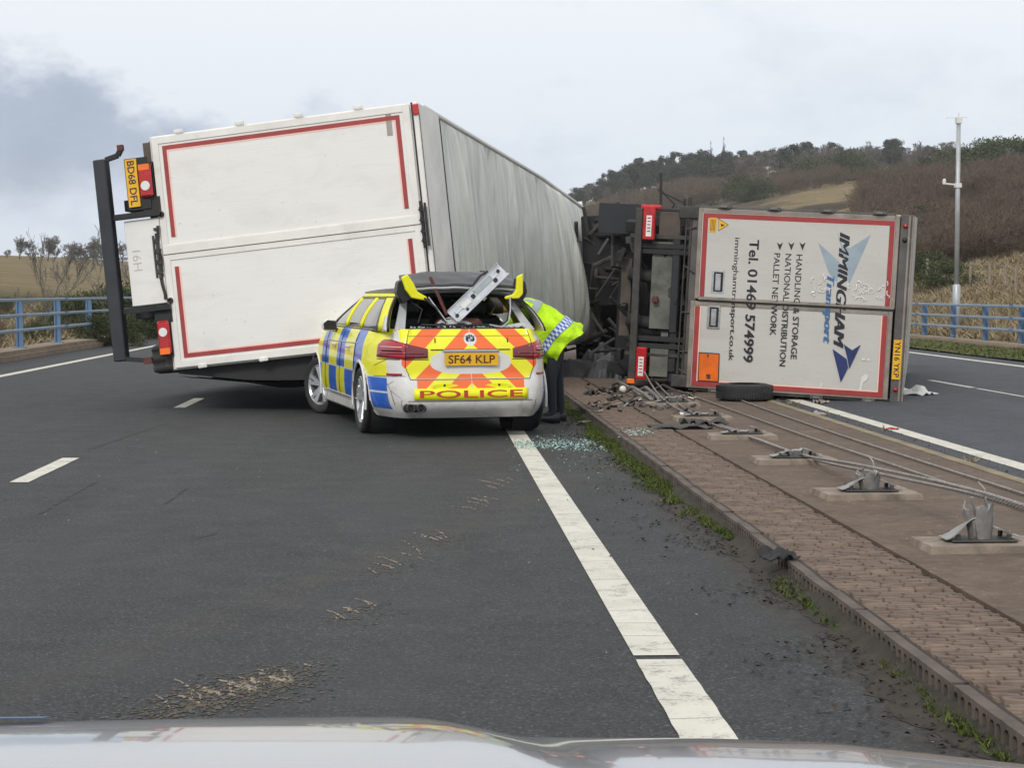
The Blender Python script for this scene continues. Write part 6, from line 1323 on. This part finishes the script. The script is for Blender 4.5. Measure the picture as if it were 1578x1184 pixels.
# ------------------------------------------------------------------ plants
def branch(b, p, d, ln, r, depth, rr, spread=0.55, nseg=3, kids=(2, 4), minr=0.006, up=0.15, shrink=0.68, sides=5):
    pts = [p.copy()]; rs_ = [r]; q = p.copy(); dd = d.copy()
    for k in range(nseg):
        dd = (dd + Vector((rr.gauss(0, .13), rr.gauss(0, .13), rr.gauss(0, .08) + up * 0.3))).normalized(); q = q + dd * ln / nseg; pts.append(q.copy()); rs_.append(r * (1 - 0.45 * (k + 1) / nseg))
    b.tube(pts, [max(minr, x) for x in rs_], sides if depth > 1 else 3, cap=False)
    if depth == 0: return
    for k in range(rr.randint(*kids)):
        i = rr.randint(max(1, nseg - 2), nseg) if k else nseg; a = Vector((rr.gauss(0, 1), rr.gauss(0, 1), rr.gauss(0, .5))).normalized(); nd = (dd * (1 - spread * 0.4) + a * spread + Vector((0, 0, up))).normalized()
        branch(b, pts[i], nd, ln * shrink * rr.uniform(0.75, 1.15), rs_[i] * 0.62, depth - 1, rr, spread, nseg, kids, minr, up, shrink, max(3, sides - 1))
def bare_tree(h, seed, depth=5, r=0.12, spread=0.5, trunk=0.3, minr=0.012, kids=(2, 4), name='bare_tree', trunks=1):
    rr = random.Random(seed); root = empty(name); t = MB(); c = MB()
    for k in range(trunks):
        base = Vector((rr.uniform(-.3, .3) * (trunks > 1), rr.uniform(-.3, .3) * (trunks > 1), -0.2)); top = base + Vector((rr.gauss(0, .04) * h, rr.gauss(0, .04) * h, h * trunk)); t.tube([base, base.lerp(top, .5) + Vector((rr.gauss(0, .02) * h, 0, 0)), top], [r, r * .85, r * .7], 7)
        for j in range(3): branch(c, top if j else top, Vector((rr.gauss(0, .45), rr.gauss(0, .45), 1)).normalized(), h * 0.27, r * 0.6, depth - 1, rr, spread, 3, kids, minr)
        for j in range(3): branch(c, base.lerp(top, rr.uniform(.5, .9)), Vector((rr.gauss(0, 1), rr.gauss(0, 1), .7)).normalized(), h * 0.2, r * 0.35, depth - 2, rr, spread, 3, kids, minr)
    t.build('trunk', 'bark', root, smooth=True, fix=False); c.build('crown', 'twig2', root, fix=False); return root
def leafy(h, wd, seed, n, leaf, mat, clumps=14, trunk=True, name='evergreen_tree', low=0.12, flat=1.0, droop=0.0):
    rr = random.Random(seed); rs = np.random.default_rng(seed); root = empty(name)
    if trunk:
        t = MB(); t.tube([(0, 0, -0.3), (0.02 * h, 0, h * 0.4), (0, 0.02 * h, h * 0.85)], [h * 0.028, h * 0.018, h * 0.006], 6)
        for k in range(7): a = rr.uniform(0, 6.28); z = rr.uniform(0.25, 0.7) * h; t.tube([(0, 0, z), (math.cos(a) * wd * 0.35, math.sin(a) * wd * 0.35, z + h * 0.12)], [h * 0.009, h * 0.003], 4)
        t.build('trunk', 'bark', root)
    cs = []
    for k in range(clumps):
        f = rr.random(); z = h * (low + (0.96 - low) * f); rad_ = wd * 0.5 * (1 - abs(f - 0.4) ** 1.7 * 1.3) * rr.uniform(0.3, 1.0); a = rr.uniform(0, 6.28); cs.append((math.cos(a) * rad_, math.sin(a) * rad_, z, wd * rr.uniform(0.10, 0.24)))
    cs = np.array(cs); idx = rs.integers(0, clumps, n); dv = rs.normal(0, 1, (n, 3)); dv /= np.linalg.norm(dv, axis=1)[:, None]; p = cs[idx, :3] + dv * cs[idx, 3:4] * rs.uniform(0.35, 1.1, n)[:, None] * np.array([1, 1, 0.75 * flat])
    p[:, 2] = np.maximum(p[:, 2], 0.02)
    ex = rs.normal(0, 1, (n, 3)); ex /= np.linalg.norm(ex, axis=1)[:, None]; ey = np.cross(ex, rs.normal(0, 1, (n, 3))); ey /= np.linalg.norm(ey, axis=1)[:, None]; s = (leaf * rs.uniform(0.5, 1.4, n))[:, None]
    v = np.stack([p - ex * s - ey * s * .4, p + ex * s - ey * s * .3, p + ey * s * .9], 1).reshape(-1, 3)
    me = bpy.data.meshes.new('crown'); me.from_pydata(v.tolist(), [], np.arange(3 * n).reshape(-1, 3).tolist()); link('crown', me, mat, root); return root
def put(proto, x, y, zf, s, rz, first, label, cat, group=None, sz=None):
    o = proto if first else copy_tree(proto); o.location = (x, y, zf(x, y)); o.scale = (s, s, sz or s); o.rotation_euler = (0, 0, rz); tag(o, label, cat, group); return o
def dirx(px): return (px - 660) / FPX
# left: bushes by the parapet
gor = [leafy(1.0, 2.0, 50 + k, 9000, 0.026, 'leafg', 40, False, 'gorse_bush', 0.05) for k in range(3)]
LB = [(178, 62, 1.9, 'tall dark gorse bush behind the black underride bar'), (140, 60, 1.7, 'round dark green gorse bush left of the black underride bar'), (118, 66, 1.5, 'gorse bush between the two slender bare trees on the left'), (212, 58, 2.0, 'gorse bush showing below the white tail panel'), (150, 50, 1.0, 'low gorse bush right behind the left parapet rails'), (190, 50, 1.1, 'small gorse bush behind the parapet beside the underride bar'), (62, 52, 0.7, 'little gorse clump low behind the parapet near the left edge'), (12, 90, 1.1, 'gorse bush at the left edge of the picture below the tan field'), (240, 60, 1.7, 'gorse bush half hidden by the red and amber lamp'), (100, 70, 1.2, 'pale edged gorse bush on the brown left bank')]
for k, (px, Y, s, lb) in enumerate(LB): put(gor[k % 3], dirx(px) * Y, Y, zL, s * 0.75, k * 1.3, k < 3, lb, 'bush', 'gorse bushes behind the left parapet')
bt = [bare_tree(7, 61, 5, 0.07, 0.35, 0.25, 0.010), bare_tree(7, 63, 5, 0.06, 0.35, 0.25, 0.010), bare_tree(7, 67, 5, 0.06, 0.4, 0.3, 0.010)]
for k, (px, Y, s, lb) in enumerate([(78, 56, 0.52, 'slender bare tree standing behind the left parapet, left of its twin'), (97, 60, 0.40, 'thin bare tree just right of the tallest slender one'), (172, 58, 0.52, 'bare tree rising behind the black underride bar'), (38, 75, 0.25, 'tiny bare sapling near the left edge'), (200, 70, 0.42, 'bare tree showing between the underride bar and the tail panel')]): put(bt[k % 3], dirx(px) * Y, Y, zL, s, k * 2.1, k < 3, lb, 'tree', 'bare trees behind the left parapet')
sk = [bare_tree(9, 71 + k, 6, 0.22, 0.75, 0.2, 0.035, (3, 4)) for k in range(3)]
LT = [(20, 0.25), (40, 0.62), (55, 0.5), (82, 0.7), (92, 0.6), (118, 0.55), (127, 0.6), (140, 0.5), (152, 0.72), (160, 0.66), (172, 0.5), (196, 0.6), (212, 0.5), (-20, 0.4), (-60, 0.5)]
LTL = ['smallest lone tree at the low left end of the skyline row', 'big round bare tree, first of the left skyline row', 'bare tree leaning on the right of the first big round skyline tree', 'tall rounded skyline tree seen through the tallest slender sapling', 'skyline tree right behind the twin slender saplings', 'skyline tree in the gap after the slender saplings', 'second skyline tree in the gap after the slender saplings', 'low skyline tree left of the black underride bar', 'largest skyline tree just left of the underride bar', 'skyline tree touching the left edge of the underride bar', 'skyline tree mostly hidden behind the underride bar', 'skyline tree between the underride bar and the tail panel', 'skyline tree partly hidden by the white tail panel', 'skyline tree just outside the left edge of the picture', 'far skyline tree beyond the left edge of the picture']
for k, (px, s) in enumerate(LT): put(sk[k % 3], dirx(px) * 300, 300, zL, s * 0.82, k * 1.7, k < 3, LTL[k], 'tree', 'bare trees on the left skyline')
# right: ridge wood
ev = [leafy(9, 6.5, 80 + k, 4200, 0.22, 'leafd', 34, True, 'evergreen_tree', 0.22) for k in range(4)]
dec = [bare_tree(9, 91 + k, 6, 0.2, 0.7, 0.25, 0.04, (3, 4), 'bare_woodland_tree') for k in range(3)]
rr = random.Random(21); cnt = [0, 0]
for row, Y in enumerate((510, 490, 465, 440, 415, 390)):
    for k in range(48):
        px = 870 + k * 15 + rr.uniform(-7, 7); yy = Y + rr.uniform(-12, 12); x = dirx(px) * yy
        isdec = (px > 1260 and rr.random() < 0.65) or rr.random() < 0.12 or (row > 3 and rr.random() < 0.5) or rr.random() < 0.15
        if row > 3 and (px < 1150 or px > 1480): continue
        s = rr.uniform(0.6, 0.95) * (1.0 if px < 1350 else 0.85) * (0.8 if px < 960 else 1)
        if isdec: put(dec[cnt[0] % 3], x, yy, zR, s, rr.uniform(0, 6), cnt[0] < 3, 'greyish bare tree within the dark wood along the right ridge', 'tree', 'bare trees in the ridge wood'); cnt[0] += 1
        else: put(ev[cnt[1] % 4], x, yy, zR, s, rr.uniform(0, 6), cnt[1] < 4, 'dark evergreen within the wood along the right ridge', 'tree', 'evergreens in the ridge wood'); cnt[1] += 1
for px, s, lb in ((1096, 1.5, 'thin dead tree standing clear of the ridge wood, left of the pair'), (1116, 1.6, 'ragged thin tree, right of the pair standing above the ridge wood')):
    o = copy_tree(dec[0]); Y = 505; x = dirx(px) * Y; o.location = (x, Y, zR(x, Y)); o.scale = (0.22, 0.22, s); tag(o, lb, 'tree')
hs = empty('white_house', (dirx(1186) * 400, 400, zR(dirx(1186) * 400, 400) + 1.5)); tag(hs, 'small white house low in the wood on the ridge', 'house')
b = MB(); b.bx((-2.6, -1.5, -2), (2.6, 1.5, 1.0)); b.build('wall', 'whitep', hs); b = MB(); b.prism([(-1.7, 1.0), (1.7, 1.0), (0, 2.0)], lambda a, c, d: (-2.7 + d, a, c), 5.4); b.build('roof', 'frame2', hs)
for x in (-1.5, 0.2, 1.6): b = MB(); b.bx((x - 0.35, -1.55, -0.3), (x + 0.35, -1.5, 0.5)); b.build('window', 'glass', hs)
# gorse and hedges on the right hill
gr = [leafy(1.6, 3.4, 130 + k, 8000, 0.05, 'leafg', 36, False, 'hillside_bush', 0.03, 0.8) for k in range(3)]
RB = [(1150, 305, 2.7, 'rounded green bush on the tan field above the printed doors'), (1165, 300, 2.2, 'right hand end of the green bush clump on the tan field'), (1310, 330, 3.2, 'dark gorse patch below the ridge wood, left of the mast'), (1240, 350, 3.0, 'gorse patch on the slope under the middle of the wood'), (1440, 88, 0.75, 'green bush close to the foot of the mast'), (1465, 80, 0.8, 'small dark bush against the post and wire fence, left of the mast'), (1420, 110, 1.3, 'gorse bush just right of the printed lorry roof'), (1445, 125, 1.4, 'mid green gorse bush left of the mast'), (1408, 100, 1.0, 'gorse peeping out beside the lorry header'), (1425, 140, 1.1, 'upper gorse bush left of the mast'), (1540, 235, 3.0, 'dark hedge clump high on the right slope'), (1560, 225, 3.2, 'dark hedge clump at the upper right edge'), (1500, 240, 2.7, 'dark hedge clump just right of the mast'), (1470, 250, 2.6, 'dark hedge clump just left of the mast near the skyline'), (1578, 230, 3, 'hedge clump cut by the right edge'), (1450, 260, 2.0, 'low hedge clump on the upper slope')]
for k, (px, Y, s, lb) in enumerate(RB): put(gr[k % 3], dirx(px) * Y, Y, zR, s, k * 1.1, k < 3, lb, 'bush', 'bushes on the right hillside')
st_ = bare_tree(6, 171, 6, 0.15, 0.6, 0.2, 0.02, (3, 4), 'skyline_tree'); put(st_, dirx(1572) * 215, 215, zR, 0.8, 0, True, 'bare tree on the skyline at the upper right edge', 'tree')
# winter scrub: one thicket nobody could count, joined from a few shrub shapes
def shrub(seed, h):
    rr = random.Random(seed); b = MB()
    for k in range(11): 
        a = Vector((rr.gauss(0, .6), rr.gauss(0, .6), 1)).normalized(); branch(b, Vector((rr.uniform(-.3, .3), rr.uniform(-.3, .3), -0.1)), a, h * 0.36, 0.022, 3, rr, 0.75, 2, (3, 4), 0.0085, 0.12, 0.7, 3)
    v = np.array(b.v); f = []; 
    for q in b.f: f += [(q[0], q[1], q[2]), (q[0], q[2], q[3])] if len(q) == 4 else [q[:3]]
    return v, np.array(f)
def join_stuff(name, protos, places, mat):
    V_, F_ = [], []; off = 0
    for k, (x, y, z, s, a) in enumerate(places):
        v, f = protos[k % len(protos)]; c, sn = math.cos(a), math.sin(a); q = v * s; q = np.stack([q[:, 0] * c - q[:, 1] * sn + x, q[:, 0] * sn + q[:, 1] * c + y, q[:, 2] + z], 1); V_.append(q); F_.append(f + off); off += len(v)
    V_ = np.concatenate(V_); F_ = np.concatenate(F_); me = bpy.data.meshes.new(name); me.vertices.add(len(V_)); me.vertices.foreach_set('co', V_.ravel()); me.loops.add(F_.size); me.loops.foreach_set('vertex_index', F_.ravel().astype(np.int32)); me.polygons.add(len(F_)); me.polygons.foreach_set('loop_start', np.arange(0, F_.size, 3, dtype=np.int32)); me.polygons.foreach_set('loop_total', np.full(len(F_), 3, dtype=np.int32)); me.update(); me.validate()
    return stuff(link(name, me, mat))
sh = [shrub(200 + k, 2.6) for k in range(5)]
rs = np.random.default_rng(33); pl_ = []
while len(pl_) < 1150:
    Y = rs.uniform(92, 255); px = rs.uniform(1290, 1640); x = dirx(px) * Y
    if px < 1330 + (Y - 90) * 0.1: continue
    if nz(x * 0.05, Y * 0.05, 7) < -0.28: continue
    pl_.append((x, Y, zR(x, Y), rs.uniform(0.6, 1.25) * (1 + (Y - 90) / 260), rs.uniform(0, 6.28)))
join_stuff('winter_scrub', sh, pl_, 'twig')
pl_ = []
while len(pl_) < 260:
    Y = rs.uniform(300, 400); px = rs.uniform(880, 1300); x = dirx(px) * Y
    if nz(x * 0.03, Y * 0.03, 9) < 0.0: continue
    pl_.append((x, Y, zR(x, Y), rs.uniform(1.2, 2.2), rs.uniform(0, 6.28)))
join_stuff('distant_scrub', sh, pl_, 'twig')
pl_ = []
for k in range(90): x = -10.5 - rs.gamma(1.5, 4); Y = rs.uniform(42, 90); pl_.append((x, Y, zL(x, Y), rs.uniform(0.2, 0.45), rs.uniform(0, 6)))
join_stuff('left_bank_scrub', sh, pl_, 'twig')

# ------------------------------------------------------------------ bonnet of the vehicle the picture is taken from
bn = empty('police_vehicle_front', (0, 2.0, 0)); tag(bn, 'silver white bonnet of the vehicle in the foreground along the bottom edge', 'car')
def bon(X, Y):
    s = lambda t: (lambda c: c * c * (3 - 2 * c))(max(0, min(1, t)))
    base = float(np.interp(X, [-0.95, -0.53, -0.1, 0.2, 0.34, 0.5, 0.73, 0.95], [0.925, 0.940, 0.9385, 0.933, 0.932, 0.927, 0.902, 0.86]))
    xe = 0.12 + 0.30 * (2.2 - Y); lobe = 0.024 * s((xe - X) / 0.16) * s((X + 1.2) / 0.4)
    z = base + lobe - 0.243 * (Y - 2.2) - 0.30 * (Y - 2.2) ** 2
    if Y > 2.5: z -= 2.0 * (Y - 2.5) ** 2
    if abs(X) > 0.85: z -= 1.2 * (abs(X) - 0.85) ** 1.5
    return z
b = MB(); b.grid(lambda u, v: (-0.95 + 1.9 * u, 1.25 + 1.65 * v - 2.0 - 0.10 * (2 * u - 1) ** 2 * v, bon(-0.95 + 1.9 * u, 1.25 + 1.65 * v)), 90, 80); b.build('bonnet', 'silver', bn, smooth=True, fix=False)
b = MB(); b.grid(lambda u, v: (-0.95 + 1.9 * u, 0.80 - 0.10 * (2 * u - 1) ** 2 + 0.1 * math.sin(PI * v) , bon(-0.95 + 1.9 * u, 2.9) - 0.004 - 0.25 * v), 30, 6); b.build('front_bumper', 'silver', bn, smooth=True, fix=False)
for sg in (-1, 1):
    b = MB(); b.grid(lambda u, v: (sg * (0.955 + 0.02 * math.sin(PI * v)), 1.25 + 1.55 * u - 2.0, bon(0.95 * sg, 1.25 + 1.55 * u) * (1 - v) + 0.3 * v), 16, 8); b.build('wing', 'silver', bn, smooth=True, fix=False)
b = MB(); b.grid(lambda u, v: (-0.56 + 0.10 * u, 2.12 + 0.12 * v - 2.0, bon(-0.56 + 0.10 * u, 2.12 + 0.12 * v) + 0.003), 4, 4); b.build('blue_wrap', 'inkb', bn, fix=False)

# ------------------------------------------------------------------ damp air over the whole place
hm = bpy.data.materials.new('damp_air'); hm.use_nodes = True; ht = hm.node_tree; ht.nodes.clear()
ho = ht.nodes.new('ShaderNodeOutputMaterial'); hv = ht.nodes.new('ShaderNodeVolumePrincipled'); hv.inputs['Color'].default_value = (0.96, 0.98, 1.0, 1); hv.inputs['Density'].default_value = 0.00028
ht.links.new(hv.outputs[0], ho.inputs['Volume'])
b = MB(); b.bx((-690, -45, -1.4), (690, 1090, 62)); hz = b.build('haze', hm); stuff(hz)
